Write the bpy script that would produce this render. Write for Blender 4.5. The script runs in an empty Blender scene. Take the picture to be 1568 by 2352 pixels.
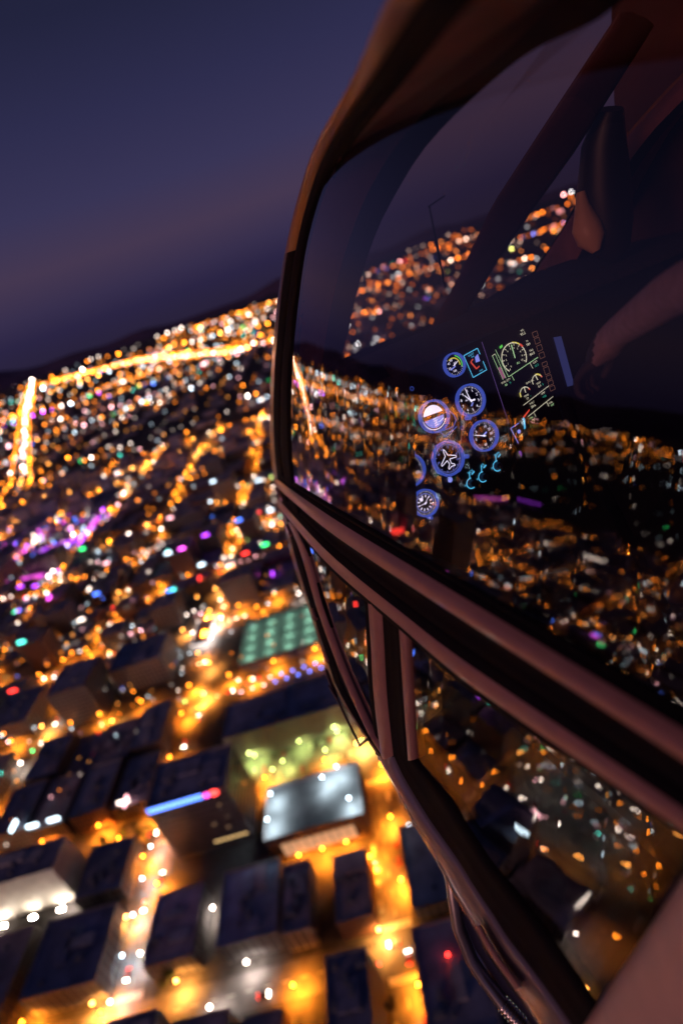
import bpy, bmesh, math, random
from math import sin, cos, pi, radians, sqrt, atan2
from mathutils import Vector, Matrix
random.seed(7)
scene = bpy.context.scene
COL = scene.collection
ALT = 250.0                                   # height of the helicopter over the street

# ------------------------------------------------------------------ camera geometry
F = 19 / 36 * 2352; CX, CY = 784, 1176        # 19 mm lens, 24x36 upright
PIT, ROLL = radians(23.8), radians(19.3)
ZC = Vector((-sin(ROLL) * cos(PIT), cos(ROLL) * cos(PIT), -sin(PIT)))   # world up in camera axes (right, up, forward)
def cray(x, y): return Vector(((x - CX) / F, -(y - CY) / F, 1.0))
def hor(x): return CY + F * (ZC[0] * (x - CX) / F + ZC[2]) / ZC[1]
def frm(vx):
    h = cray(vx, hor(vx)).normalized()
    v = h.cross(ZC)
    if v[0] < 0: v = -v
    return v.normalized(), h, ZC
HV, HF, HU = frm(230)                         # helicopter axes: right, forward, up
GV, GF, GU = frm(690)                         # street grid axes
def hray(x, y):
    c = cray(x, y); return Vector((c.dot(HV), c.dot(HF), c.dot(HU)))
def gnd(x, y, z=0):
    c = cray(x, y); d = Vector((c.dot(GV), c.dot(GF), c.dot(GU)))
    t = (z - ALT) / d[2]; return Vector((d[0] * t, d[1] * t, z))

# ------------------------------------------------------------------ materials
def nt(name):
    m = bpy.data.materials.new(name); m.use_nodes = True
    return m, m.node_tree.nodes, m.node_tree.links, m.node_tree.nodes['Principled BSDF']
def mat(name, col, rough=.6, metal=0, noise=0, scale=5, spec=.5, bump=0, coat=0):
    m, N, L, b = nt(name)
    b.inputs['Base Color'].default_value = (*col, 1); b.inputs['Roughness'].default_value = rough
    b.inputs['Metallic'].default_value = metal; b.inputs['Specular IOR Level'].default_value = spec
    if coat: b.inputs['Coat Weight'].default_value = coat; b.inputs['Coat Roughness'].default_value = .08
    if noise or bump:
        tc = N.new('ShaderNodeTexCoord'); n = N.new('ShaderNodeTexNoise')
        n.inputs['Scale'].default_value = scale; n.inputs['Detail'].default_value = 6
        L.new(tc.outputs['Object'], n.inputs['Vector'])
        if noise:
            r = N.new('ShaderNodeMapRange'); r.inputs[1].default_value = .3; r.inputs[2].default_value = .7
            r.inputs[3].default_value = 1 - noise; r.inputs[4].default_value = 1 + noise
            L.new(n.outputs['Fac'], r.inputs[0])
            mx = N.new('ShaderNodeMix'); mx.data_type = 'RGBA'; mx.blend_type = 'MULTIPLY'; mx.inputs[0].default_value = 1
            mx.inputs[6].default_value = (*col, 1); L.new(r.outputs[0], mx.inputs[7]); L.new(mx.outputs[2], b.inputs['Base Color'])
        if bump:
            bp = N.new('ShaderNodeBump'); bp.inputs['Strength'].default_value = bump; bp.inputs['Distance'].default_value = .02
            L.new(n.outputs['Fac'], bp.inputs['Height']); L.new(bp.outputs[0], b.inputs['Normal'])
    return m
def emis(name, col, st, sample=False):
    m, N, L, b = nt(name)
    b.inputs['Base Color'].default_value = (.02, .02, .02, 1); b.inputs['Roughness'].default_value = .5
    b.inputs['Emission Color'].default_value = (*col, 1); b.inputs['Emission Strength'].default_value = st
    m.cycles.emission_sampling = 'FRONT' if sample else 'NONE'
    return m

# left flank of the helicopter (v right, u forward, w up, from the lens) and what its glass mirrors
def vS(u, w): return .35 + .25 * (w + .57) + .05 * max(0, u - .6) ** 2
def mirrored(px, py, z=6):
    d = hray(px, py); lo, hi = .05, 4.0
    for _ in range(50):
        m = (lo + hi) / 2
        if d[0] * m - vS(d[1] * m, d[2] * m) > 0: hi = m
        else: lo = m
    p = d * lo; n = Vector((-1, .1 * max(0, p[1] - .6), .25)).normalized(); q = d.normalized(); q = q - n * 2 * q.dot(n)
    c = HV * q[0] + HF * q[1] + HU * q[2]; g = Vector((c.dot(GV), c.dot(GF), c.dot(GU)))
    if g[2] > -.004: return None
    t = (z - ALT) / g[2]; return Vector((g[0] * t, g[1] * t, z))

# colours of lamps
CO = dict(orange=(1, .25, .014), amber=(1, .36, .06), white=(1, .8, .68), cool=(.7, .88, 1), pink=(1, .45, .5), red=(1, .04, .03),
          green=(.05, 1, .25), teal=(.1, .9, .7), blue=(.08, .2, 1), purple=(.5, .06, 1), magenta=(1, .1, .85), yellow=(.72, .9, .24), mint=(.5, 1, .72))

M = {}
M['asphalt'] = mat('asphalt', (.11, .105, .105), .75, noise=.4, scale=.15)
M['ground'] = mat('ground', (.05, .047, .05), .9, noise=.6, scale=.02)
M['parapet'] = mat('parapet', (.38, .34, .33), .8, noise=.25, scale=.5)
M['pavement'] = mat('pavement', (.06, .056, .055), .85, noise=.35, scale=.3)
M['lot'] = mat('lot', (.15, .15, .14), .8, noise=.35, scale=.25)
M['paint'] = mat('paint', (.7, .7, .66), .6)
M['pole'] = mat('pole', (.12, .12, .13), .5, .6)
M['hill'] = mat('hill', (.16, .1, .2), 1, noise=.3, scale=.002)
for i, c in enumerate([(.3, .31, .42), (.36, .35, .42), (.22, .23, .33), (.5, .38, .38), (.4, .33, .38), (.5, .47, .48)]):
    M['roof%d' % i] = mat('roofing_%d' % i, c, .85, noise=.35, scale=.12)
def facade(name, col, win, sx, sy):
    m, N, L, b = nt(name)
    tc = N.new('ShaderNodeTexCoord'); geo = N.new('ShaderNodeNewGeometry'); sp = N.new('ShaderNodeSeparateXYZ'); L.new(tc.outputs['Object'], sp.inputs[0])
    ad = N.new('ShaderNodeMath'); ad.operation = 'ADD'; L.new(sp.outputs[0], ad.inputs[0]); L.new(sp.outputs[1], ad.inputs[1])
    cb = N.new('ShaderNodeCombineXYZ'); L.new(ad.outputs[0], cb.inputs[0]); L.new(sp.outputs[2], cb.inputs[1])
    br = N.new('ShaderNodeTexBrick'); br.offset = 0; L.new(cb.outputs[0], br.inputs['Vector'])
    br.inputs['Scale'].default_value = 1; br.inputs['Brick Width'].default_value = sx; br.inputs['Row Height'].default_value = sy
    br.inputs['Mortar Size'].default_value = .45; br.inputs['Mortar Smooth'].default_value = .02
    br.inputs['Color1'].default_value = (*win, 1); br.inputs['Color2'].default_value = (win[0] * 1.7, win[1] * 1.6, win[2] * 1.5, 1)
    br.inputs['Mortar'].default_value = (*col, 1)
    L.new(br.outputs['Color'], b.inputs['Base Color'])
    b.inputs['Roughness'].default_value = .6
    return m
WALLS = [facade('stucco_wall', (.26, .22, .2), (.04, .04, .05), 3.2, 3.4), facade('brown_wall', (.16, .11, .09), (.03, .03, .035), 2.6, 3.6),
         facade('concrete_wall', (.22, .215, .22), (.045, .045, .05), 4, 3.5), facade('brick_wall', (.22, .11, .08), (.03, .03, .035), 2.4, 3.3),
         facade('pale_wall', (.36, .33, .3), (.06, .06, .065), 3.5, 3.8)]
ROOFS = [M['roof%d' % i] for i in range(6)]
M['unit'] = mat('rooftop_unit_metal', (.3, .3, .32), .5, .4, noise=.2, scale=1)
M['leaf'] = mat('tree_leaf', (.04, .075, .025), .8, noise=.5, scale=.8)
M['bark'] = mat('tree_bark', (.09, .06, .04), .9)
def night_glass(name): return mat(name, (.02, .02, .03), .08)
M['darkglass'] = night_glass('dark_glass')

# ------------------------------------------------------------------ mesh helpers
class MB:
    def __init__(s): s.v = []; s.f = []; s.m = []
    def poly(s, pts, mi=0):
        n = len(s.v); s.v += [tuple(p) for p in pts]; s.f.append(list(range(n, n + len(pts)))); s.m.append(mi)
    def box(s, x0, y0, z0, x1, y1, z1, mi=0, bottom=True):
        n = len(s.v)
        s.v += [(x0, y0, z0), (x1, y0, z0), (x1, y1, z0), (x0, y1, z0), (x0, y0, z1), (x1, y0, z1), (x1, y1, z1), (x0, y1, z1)]
        fs = [(4, 5, 6, 7), (0, 1, 5, 4), (1, 2, 6, 5), (2, 3, 7, 6), (3, 0, 4, 7)]
        if bottom: fs.append((3, 2, 1, 0))
        for f in fs: s.f.append([n + i for i in f]); s.m.append(mi)
    def grid(s, rows, mi=0, closed=False):
        n = len(s.v); c = len(rows[0])
        for r in rows: s.v += [tuple(p) for p in r]
        for i in range(len(rows) - 1):
            for j in range(c if closed else c - 1):
                k = (j + 1) % c
                s.f.append([n + i * c + j, n + i * c + k, n + (i + 1) * c + k, n + (i + 1) * c + j]); s.m.append(mi)
    def tube(s, pts, r, k=8, mi=0, cap=True):
        pts = [Vector(p) for p in pts]; rows = []; up = None
        for i, p in enumerate(pts):
            t = (pts[min(i + 1, len(pts) - 1)] - pts[max(i - 1, 0)]).normalized()
            if up is None: up = t.orthogonal().normalized()
            up = (up - t * up.dot(t)).normalized(); b = t.cross(up)
            rr = r[i] if isinstance(r, (list, tuple)) else r
            rows.append([p + (up * cos(a) + b * sin(a)) * rr for a in [2 * pi * q / k for q in range(k)]])
        s.grid(rows, mi, True)
        if cap: s.poly(rows[0][::-1], mi); s.poly(rows[-1], mi)
    def ball(s, c, r, mi=0, seg=8, rings=6, sq=(1, 1, 1)):
        rows = []
        for i in range(rings + 1):
            th = pi * i / rings
            rows.append([(c[0] + r * sq[0] * sin(th) * cos(2 * pi * j / seg), c[1] + r * sq[1] * sin(th) * sin(2 * pi * j / seg), c[2] + r * sq[2] * cos(th)) for j in range(seg)])
        s.grid(rows, mi, True)
    def mesh(s, name, mats, smooth=False):
        me = bpy.data.meshes.new(name); me.from_pydata(s.v, [], s.f)
        for m in (mats if isinstance(mats, (list, tuple)) else [mats]): me.materials.append(m)
        me.polygons.foreach_set('material_index', s.m)
        if smooth: me.polygons.foreach_set('use_smooth', [True] * len(s.f))
        me.update(); return me
    def obj(s, name, mats, parent=None, smooth=False, loc=None, weld=False):
        me = s.mesh(name, mats, smooth)
        if weld:
            bm = bmesh.new(); bm.from_mesh(me); bmesh.ops.remove_doubles(bm, verts=bm.verts, dist=1e-4); bm.to_mesh(me); bm.free()
        return link(name, me, parent, loc)
def link(name, data, parent=None, loc=None):
    o = bpy.data.objects.new(name, data); COL.objects.link(o)
    if parent: o.parent = parent
    if loc is not None: o.location = loc
    return o
def tag(o, label, cat, group=None):
    o['label'] = label; o['category'] = cat
    if group: o['group'] = group
    return o
def thing(name, label, cat, loc, rz=0, group=None):
    o = link(name, None, None, loc); o.rotation_euler = (0, 0, rz); o.empty_display_size = .1
    return tag(o, label, cat, group)
def struct(o, kind='structure'): o['kind'] = kind; return o
def copy_tree(o, parent=None):
    c = o.copy(); COL.objects.link(c)
    if parent: c.parent = parent
    for ch in list(o.children): copy_tree(ch, c)
    return c

# ================================================================== CITY
NS = [-45 - 120 * k if k else -45 for k in range(-2, 11)]       # streets running away from us (x)
NS = [195, 75, -45, -167, -290, -412, -534, -656, -778, -900, -1022, -1144]
EW = [-45, 40, 127, 217, 318, 412, 505, 603, 705, 800, 895, 990, 1085, 1180]
RW = 7.0                                                        # half width of a street
ground = MB(); ground.poly([(-26000, -6000, 0), (16000, -6000, 0), (16000, 32000, 0), (-26000, 32000, 0)])
struct(ground.obj('ground', M['ground']))
rd = MB()
for i, x in enumerate(NS): rd.poly([(x - RW, -150, .03), (x + RW, -150, .03), (x + RW, 1300, .03), (x - RW, 1300, .03)])
for y in EW: rd.poly([(-1250, y - RW, .05), (300, y - RW, .05), (300, y + RW, .05), (-1250, y + RW, .05)])
struct(rd.obj('road', M['asphalt']))
mk = MB()
for x in NS[1:6]:
    y = -100
    while y < 700:
        if min(abs(y - e) for e in EW) > 12:
            mk.poly([(x - .12, y, .08), (x + .12, y, .08), (x + .12, y + 3.5, .08), (x - .12, y + 3.5, .08)])
        y += 8
    for e in EW[:8]:
        for s in (-1, 1):
            for k in range(-5, 6):
                cy = e + s * 9.5
                mk.poly([(x + k * 1.2 - .3, cy - 1.4, .08), (x + k * 1.2 + .3, cy - 1.4, .08), (x + k * 1.2 + .3, cy + 1.4, .08), (x + k * 1.2 - .3, cy + 1.4, .08)])
for e in EW[1:8]:
    x = -600
    while x < 100:
        if min(abs(x - n) for n in NS) > 12: mk.poly([(x, e - .12, .08), (x + 3.5, e - .12, .08), (x + 3.5, e + .12, .08), (x, e + .12, .08)])
        x += 8
struct(mk.obj('road_markings', M['paint']))
pv = MB(); BLOCKS = []
xs = sorted(NS); ys = EW
for i in range(len(xs) - 1):
    for j in range(len(ys) - 1):
        b = (xs[i] + RW + .3, ys[j] + RW + .3, xs[i + 1] - RW - .3, ys[j + 1] - RW - .3)
        pv.box(*b[:2], 0, b[2], b[3], .14, bottom=False); BLOCKS.append(b)
struct(pv.obj('pavement', M['pavement']))

# what can be seen of the place: straight, and mirrored in the door window
def seen(x, y, z=0):
    p = Vector((x, y, z - ALT)); c = GV * p[0] + GF * p[1] + GU * p[2]
    d = p.length
    if c[2] > 1:
        px, py = CX + F * c[0] / c[2], CY - F * c[1] / c[2]
        lim = 640 if py < 1200 else 650 + (py - 1200) * .52
        if -40 < px < lim + 40 and -50 < py < 2400: return d
    if x < -150 and atan2(-x, y) < radians(100): return d * 1.15
    return 1e9

# ------------------------------------------------------------------ street lamps
LAMP_COL = {}
def lamp_mats(key, glow, lens):
    LAMP_COL[key] = (emis('lamp_glow_' + key, CO[key], glow), emis('lamp_lens_' + key, CO[key], lens, True))
lamp_mats('orange', 42, 11500); lamp_mats('amber', 46, 8500); lamp_mats('white', 40, 2200); lamp_mats('yellow', 16, 1700); lamp_mats('mint', .3, 230); lamp_mats('cool', 16, 1300)
def lamp_meshes(key, h, r, lensr):
    p = MB(); p.tube([(0, 0, 0), (0, 0, h * .6), (0, 0, h)], [.16, .13, .1], 6); p.tube([(0, 0, h), (.5, 0, h + .5), (2.0, 0, h + .7)], .07, 5)
    pm = p.mesh('pole', M['pole'], True)
    g = MB(); g.ball((0, 0, 0), r, 0, 8, 6, (1, 1, .8)); n = 8
    g.poly([(lensr * cos(2 * pi * k / n), -lensr * sin(2 * pi * k / n), -r * .8 - .02) for k in range(n)], 1)
    g.poly([(lensr * 1.08 * cos(2 * pi * k / n), lensr * 1.08 * sin(2 * pi * k / n), -r * .8 - .005) for k in range(n)], 2)
    if key != 'mint': g.grid([[(lensr * 1.08 * cos(2 * pi * k / n), lensr * 1.08 * sin(2 * pi * k / n), -r * .8 - z) for k in range(n)] for z in (-.1, .26)], 2, True)
    return pm, g.mesh('lantern', list(LAMP_COL[key]) + [M['pole']], True)
LMESH = {k: lamp_meshes(k, 4.4 if k == 'mint' else 8.2, .62, .5) for k in LAMP_COL}
nlamp = [0]
def lamp(x, y, z=0, rz=0, key='orange', label=None, group=None, name='street_lamp', cat='street lamp', h=8.2):
    pm, lm = LMESH[key]
    o = link(name, pm, None, (x, y, z)); o.rotation_euler = (0, 0, rz)
    tag(o, label or LAMP_LABEL[key], cat, group or LAMP_GROUP[key])
    l = link('lantern', lm, o, (2.0, 0, h + .3)); nlamp[0] += 1
    return o
LAMP_LABEL = dict(orange='street lamp with a glowing orange lantern standing on a kerb of the street grid', amber='street lamp with a glowing pale amber lantern standing on a kerb of the street grid',
                  white='street lamp with a glowing white lantern standing on a kerb of the street grid', yellow='lamp post with a yellow-green lantern in the open car park', mint='low lamp post with a mint green lantern on the parking deck',
                  cool='lamp post with a cold white lantern beside the roofs')
LAMP_GROUP = dict(orange='orange street lamps', amber='amber street lamps', white='white street lamps', yellow='car park lamps', mint='parking deck lamps', cool='cold white lamps')
spots = []
for x in NS:
    y = -60
    while y < 1250:
        if min(abs(y - e) for e in EW) > 8:
            for s in (-1, 1):
                spots.append((x + s * 8.2, y + s * 8 + random.uniform(-3, 3), 0 if s < 0 else pi))
        y += 33
for y in EW:
    x = -1200
    while x < 150:
        if min(abs(x - n) for n in NS) > 8:
            for s in (-1, 1): spots.append((x + s * 8 + random.uniform(-3, 3), y + s * 8.2, pi / 2 if s < 0 else -pi / 2))
        x += 35
spots = sorted([(seen(x, y, 8), x, y, a) for x, y, a in spots if random.random() < .9])
far_lamp = []
for d, x, y, a in spots:
    if d > 1e8: continue
    if d > 560:
        st_id = min(range(len(NS)), key=lambda q: abs(NS[q] - x)) if abs(a) in (0, pi) else 50 + min(range(len(EW)), key=lambda q: abs(EW[q] - y))
        if (st_id * 7919) % 10 < 2 or random.random() < .2: continue
    
    r = random.random()
    if x < -230 and y < 150: r = r * .5 + .5
    key = 'orange' if r < .74 else ('amber' if r < .9 else 'white')
    if nlamp[0] < 282: lamp(x, y, .14, a, key)
    else: far_lamp.append((x, y, key))
fl = MB()
for x, y, key in far_lamp:
    fl.ball((x, y, 8.6), .8, ['orange', 'amber', 'white'].index(key), 6, 4, (1, 1, .8))
    fl.poly([(x + .5 * cos(-2 * pi * k / 6), y + .5 * sin(-2 * pi * k / 6), 7.9) for k in range(6)], 3 + ['orange', 'amber', 'white'].index(key))
    fl.poly([(x + .56 * cos(2 * pi * k / 6), y + .56 * sin(2 * pi * k / 6), 7.93) for k in range(6)], 6)
    fl.tube([(x, y, 0), (x, y, 7.85)], .1, 4, 6)
struct(fl.obj('farther_street_lamps', [LAMP_COL[k][0] for k in ('orange', 'amber', 'white')] + [LAMP_COL[k][1] for k in ('orange', 'amber', 'white')] + [M['pole']]), 'stuff')

# ------------------------------------------------------------------ buildings
unit_me = []
for k in range(3):
    u = MB(); w, d, h = [(2.4, 1.8, 1.4), (4, 2.2, 1.8), (1.6, 1.6, 1.1)][k]
    u.box(-w / 2, -d / 2, 0, w / 2, d / 2, h); u.box(-w * .3, -d * .3, h, w * .3, d * .3, h + .35); u.tube([(w * .32, 0, h), (w * .32, 0, h + .8)], .25, 8)
    unit_me.append(u.mesh('rooftop_unit', M['unit']))
def building(x0, y0, x1, y1, h, wall, roof, label, cat='building', group=None, name='building', units=None, inset=None, parapet=.9):
    cx, cy = (x0 + x1) / 2, (y0 + y1) / 2; a, b = (x1 - x0) / 2, (y1 - y0) / 2
    w = MB()
    q = [(-a, -b), (a, -b), (a, b), (-a, b)]; t = .45
    qi = [(-a + t, -b + t), (a - t, -b + t), (a - t, b - t), (-a + t, b - t)]
    for i in range(4):
        p, n = q[i], q[(i + 1) % 4]; pi_, ni = qi[i], qi[(i + 1) % 4]
        w.poly([(*p, 0), (*n, 0), (*n, h + parapet), (*p, h + parapet)])
        w.poly([(*p, h + parapet), (*n, h + parapet), (*ni, h + parapet), (*pi_, h + parapet)], 1)
        w.poly([(*pi_, h + parapet), (*ni, h + parapet), (*ni, h), (*pi_, h)], 1)
    o = w.obj(name, [wall, M['parapet']], None, False, (cx, cy, .14)); tag(o, label, cat, group)
    r = MB(); r.poly([(*p, h + .01) for p in qi])
    if inset:
        for (u0, v0, u1, v1, hh) in inset: r.box(a * u0, b * v0, h + .01, a * u1, b * v1, h + hh, 0, False)
    elif h > 3 and name in ('building', 'floodlit_hall'):
        for _ in range(random.randint(1, 4)):
            u0, v0 = random.uniform(-.85, .3), random.uniform(-.85, .3); u1, v1 = min(.9, u0 + random.uniform(.2, .8)), min(.9, v0 + random.uniform(.2, .8))
            r.box(a * u0, b * v0, h + .01, a * u1, b * v1, h + random.choice([.12, .15, .9, 1.6]), random.choice([0, 1, 2]), False)
    r.obj('roof', [roof, M['roof5'], M['roof4']], o)
    for k in range((units * 2 + 1 if units is not None and h > 5 and name != 'parking_deck' and name != 'floodlit_block' else units) if units is not None else random.randint(2, 5)):
        c = link('rooftop_unit', random.choice(unit_me), o, (random.uniform(-.7, .7) * a, random.uniform(-.7, .7) * b, h + .02)); c.rotation_euler = (0, 0, random.choice([0, pi / 2]))
    return o
# the ones we can tell apart, round the tower
NAMED = []
def nb(*a, **k): NAMED.append(a[:4]); return building(*a, **k)
tower = nb(-156, 194, -113, 222, 40, mat('tower_wall', (.15, .125, .125), .55, noise=.15, scale=.2), ROOFS[0], 'tall dark office tower with a blue sign along its roof edge', 'tower', name='office_tower', units=3,
           inset=[(-.75, .1, .2, .75, 1.6), (.3, -.5, .75, .4, 1.2)], parapet=1.4)
wl = emis('lit_window_warm', (1, .62, .25), 1.3)
for k in range(7): # lit windows low on the south face
    b = MB(); b.box(-.9, -.05, 0, .9, 0, 1.6); b.obj('lit_window', wl, tower, False, (2 + k * 2.7, -14.003, 5 + .0 * k))
for (x, z) in ((-8, 24), (6, 17.5), (14, 30), (12, 13), (14.5, 20)):
    b = MB(); b.box(-1, -.05, 0, 1, 0, 1.4); b.obj('lit_window', emis('lit_window_dim', (1, .55, .3), .25), tower, False, (x, -14.003, z))
for k in range(9): # window bands, dark glass
    b = MB(); b.box(-20.5, -.06, 0, 20.5, 0, 1.7); b.obj('window_band', M['darkglass'], tower, False, (0, -14.004, 3.2 + k * 4))
    b = MB(); b.box(0, -12.5, 0, .06, 12.5, 1.7); b.obj('window_band', M['darkglass'], tower, False, (21.504, 0, 3.2 + k * 4))
sg = MB()   # blue letters along the roof edge: blurred beyond reading
x = -20.5
while x < 8:
    w_ = random.uniform(1.4, 2.4); sg.box(x, -.35, 0, x + w_, 0, 2.9); sg.box(x + w_ * .3, -.38, .8, x + w_ * .62, -.36, 2.2, 1); x += w_ + .45
sg.obj('roof_sign', [emis('sign_blue', (.1, .24, 1), 5), M['darkglass']], tower, False, (0, -14.05, 38.2))
sg = MB(); sg.ball((11, -.3, 1.4), 1.6, 1, 8, 6, (1, .3, 1)); sg.ball((15, -.3, 1.6), 1.9, 0, 10, 6, (1.3, .3, 1)); sg.obj('sign_emblem', [emis('sign_red', (1, .06, .05), 5), emis('sign_pink', (1, .08, .6), 4)], tower, False, (0, -14.05, 38.2))
deckw = nb(-101, 178, -50, 208, 15, WALLS[1], mat('pale_deck', (.24, .24, .235), .8, noise=.3, scale=.1), 'low block with a floodlit white roof beside the tower', name='floodlit_block', units=0, parapet=2.2)
for k in range(9):
    b = MB(); b.box(-1.9, -.06, 0, 1.9, 0, 9); b.obj('lit_window', emis('lit_shopfront', (1, .5, .26), .62), deckw, False, (-17 + k * 4.2, -15.004, 2.4))
navy1 = nb(-122, 139, -94, 171, 12, WALLS[2], ROOFS[0], 'wide navy flat roof in front of the tower', units=2)
nb(-92, 137, -79, 166, 12, WALLS[4], ROOFS[4], 'narrow grey-mauve roof with a pale parapet between the wide navy roof and a brown roof', units=5, parapet=1.6)
nb(-68, 136, -52, 164, 12, WALLS[3], ROOFS[3], 'brown stepped roof at the corner of the orange junction', units=3, inset=[(-.95, .3, .95, .95, 2.2)])
nb(-69, 92, -53, 118, 26, WALLS[1], ROOFS[2], 'dark blue-roofed building south of the orange junction, seen from above', units=4, inset=[(-.5, -.4, .5, .3, 1.6)])
nb(-160, 100, -139, 119, 20, WALLS[2], ROOFS[2], 'dark flat roof with pale edge by the white-lit lane', units=3)
nb(-136, 88, -112, 116, 14, WALLS[4], ROOFS[4], 'tan low roof south of the orange cross street', units=3)
nb(-108, 86, -92, 114, 9, WALLS[3], ROOFS[3], 'small brick building with a lit edge south of the cross street', units=2)
nb(-36, 88, -12, 122, 22, WALLS[0], ROOFS[0], 'navy roof with a red obstruction lamp under the helicopter skid', units=2)
nb(-36, 136, -6, 172, 8, WALLS[4], ROOFS[5], 'pale low roof beside the row of white bollard lamps', units=2)
navy5 = nb(-131, 248, -54, 277, 20, mat('grey_fascia', (.3, .28, .27), .7, noise=.2, scale=.3), ROOFS[0], 'long navy roof with raised bays behind the yellow-green car park', units=4, inset=[(-.3, -.5, .05, .8, 2), (.3, -.6, .9, .6, 1.6)])
lit = nb(-264, 188, -212, 206, 26, mat('cream_wall', (.6, .55, .48), .7, noise=.15, scale=.2), ROOFS[2], 'long cream building with a brightly floodlit front', name='floodlit_hall', units=3)
for k, x in enumerate((-253, -236, -220)):
    f = MB(); f.box(-1.6, -.5, 0, 1.6, .5, .5, 1); f.poly([(-1.5, -.4, .52), (1.5, -.4, .52), (1.5, .4, .52), (-1.5, .4, .52)], 0); tag(f.obj('floodlight', [emis('floodlight_lens', (1, .86, .7), 420, True), M['pole']], None, False, (x, 184.5, .14)), 'floodlight on the ground shining up the cream hall front', 'floodlight', 'floodlights of the cream hall')
nb(-206, 180, -180, 208, 10, WALLS[2], ROOFS[2], 'dark square roof between the floodlit hall and the tower', units=4)
nb(-262, 138, -222, 172, 11, WALLS[1], ROOFS[4], 'dark roof across the lane from the floodlit hall', units=3)
nb(-212, 138, -176, 170, 14, WALLS[2], ROOFS[2], 'narrow dark block beside the white-lit lane', units=3)
gd = nb(-134, 330, -66, 384, 9, WALLS[2], mat('deck_concrete', (.26, .29, .27), .85, noise=.3, scale=.15), 'parking deck whose top glows pale green in squares', 'parking deck', name='parking_deck', units=0)
nb(-340, 330, -304, 372, 18, WALLS[2], ROOFS[2], 'dark roof with pinkish rim at the bend of the orange avenue', units=3, inset=[(-.7, -.7, .7, .7, -.0)])
nb(-226, 428, -202, 452, 24, WALLS[2], ROOFS[0], 'small navy-topped tower above the orange cross street', units=1)
nb(-240, 350, -196, 384, 24, WALLS[4], ROOFS[0], 'navy-roofed block with a pale wall behind an orange street', units=2)
nb(-660, 395, -600, 440, 85, WALLS[1], ROOFS[1], 'tall brown hotel tower reflected in the door window', 'tower', name='hotel_tower', units=3)
nb(-520, 250, -470, 300, 55, WALLS[1], ROOFS[2], 'brown mid-rise block mirrored low in the door window', 'tower', name='hotel_tower', units=3)
nb(-800, 610, -700, 640, 60, WALLS[0], ROOFS[1], 'broad pale hotel slab beyond the purple-lit street', 'tower', name='hotel_tower', units=3)
# the rest of the blocks
NAMED.append((-404, 50, -300, 119))          # an open, white-lit car park left of us
cand = []
open_lots = []
for (x0, y0, x1, y1) in BLOCKS:
    nx, ny = random.choice([3, 4]), random.choice([2, 2, 3])
    cx_ = [x0 + 3 + (x1 - x0 - 6) * k / nx for k in range(nx + 1)]; cy_ = [y0 + 3 + (y1 - y0 - 6) * k / ny for k in range(ny + 1)]
    for i in range(nx):
        for j in range(ny):
            a = [cx_[i] + random.uniform(.2, 2.5), cy_[j] + random.uniform(.2, 3), cx_[i + 1] - random.uniform(.2, 2.5), cy_[j + 1] - random.uniform(.2, 4)]
            if any(a[0] < n[2] + 1.5 and a[2] > n[0] - 1.5 and a[1] < n[3] + 1.5 and a[3] > n[1] - 1.5 for n in NAMED): continue
            if a[0] < -36 and a[2] > -140 and a[1] < 248 and a[3] > 222: continue
            if a[0] > -290 and a[2] < -150 and a[1] < 226 and a[3] > 120 and random.random() < .25: open_lots.append(a); continue
            d = seen((a[0] + a[2]) / 2, (a[1] + a[3]) / 2)
            if d > 1e8: continue
            if random.random() < .12: open_lots.append(a); continue
            hh = random.choice([5, 6, 8, 9, 11, 13, 15]) if random.random() < .82 else random.uniform(18, 34)
            cand.append((d, a, hh))
cand.sort(key=lambda t: t[0])
BL = [('low dark flat-roofed building', 'low dark roofs of the street blocks'), ('low pale stuccoed flat-roofed building', 'low pale roofs of the street blocks'), ('low brick flat-roofed building', 'low brick buildings of the street blocks')]
rest = MB()
for k, (d, a, hh) in enumerate(cand):
    if k < 268:
        wi = random.randrange(5); ty = {0: 1, 4: 1, 1: 0, 2: 0, 3: 2}[wi]
        lab, grp = BL[ty]
        if hh > 16: lab, grp = lab.replace('low', 'taller'), grp.replace('low', 'taller')
        building(*a, hh, WALLS[wi], random.choice(ROOFS[:5]), lab + ' among the orange-lit street blocks', group=grp)
    else:
        rest.box(a[0], a[1], .14, a[2], a[3], hh, random.randrange(3), False)
for x0 in range(-2600, 900, 130):
    for y0 in range(1290, 2900, 110):
        for _ in range(2):
            x, y = x0 + random.uniform(8, 60), y0 + random.uniform(8, 50)
            rest.box(x, y, 0, x + random.uniform(15, 50), y + random.uniform(15, 40), random.uniform(4, 12), random.randrange(3), False)
struct(rest.obj('farther_buildings', [M['roof0'], M['roof2'], M['roof4']]), 'stuff')

# ------------------------------------------------------------------ special lights of the blocks
lots = MB(); lots.poly([(-404, 50, .2), (-300, 50, .2), (-300, 119, .2), (-404, 119, .2)]); lots.poly([(-142, 225.5, .2), (-40, 225.5, .2), (-40, 247, .2), (-142, 247, .2)])
for a in open_lots: lots.poly([(a[0], a[1], .2), (a[2], a[1], .2), (a[2], a[3], .2), (a[0], a[3], .2)])
struct(lots.obj('car_park', M['lot']))
for i in range(4):
    for j in range(3): lamp(-396 + i * 28, 58 + j * 25, .2, 0, 'white' if (i + j) % 3 else 'cool', label='lamp post with a white lantern in the car park mirrored in the lower door window', group='lamps of the mirrored car park')
for x, y, a in [(-128, 228, 0), (-112, 241, pi), (-98, 231, 0), (-84, 242, pi), (-72, 230, 0), (-60, 241, pi), (-50, 229, 0), (-104, 227, 0), (-120, 244, 0), (-66, 245, 0)]:
    lamp(x, y, .2, a, 'yellow')
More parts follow.
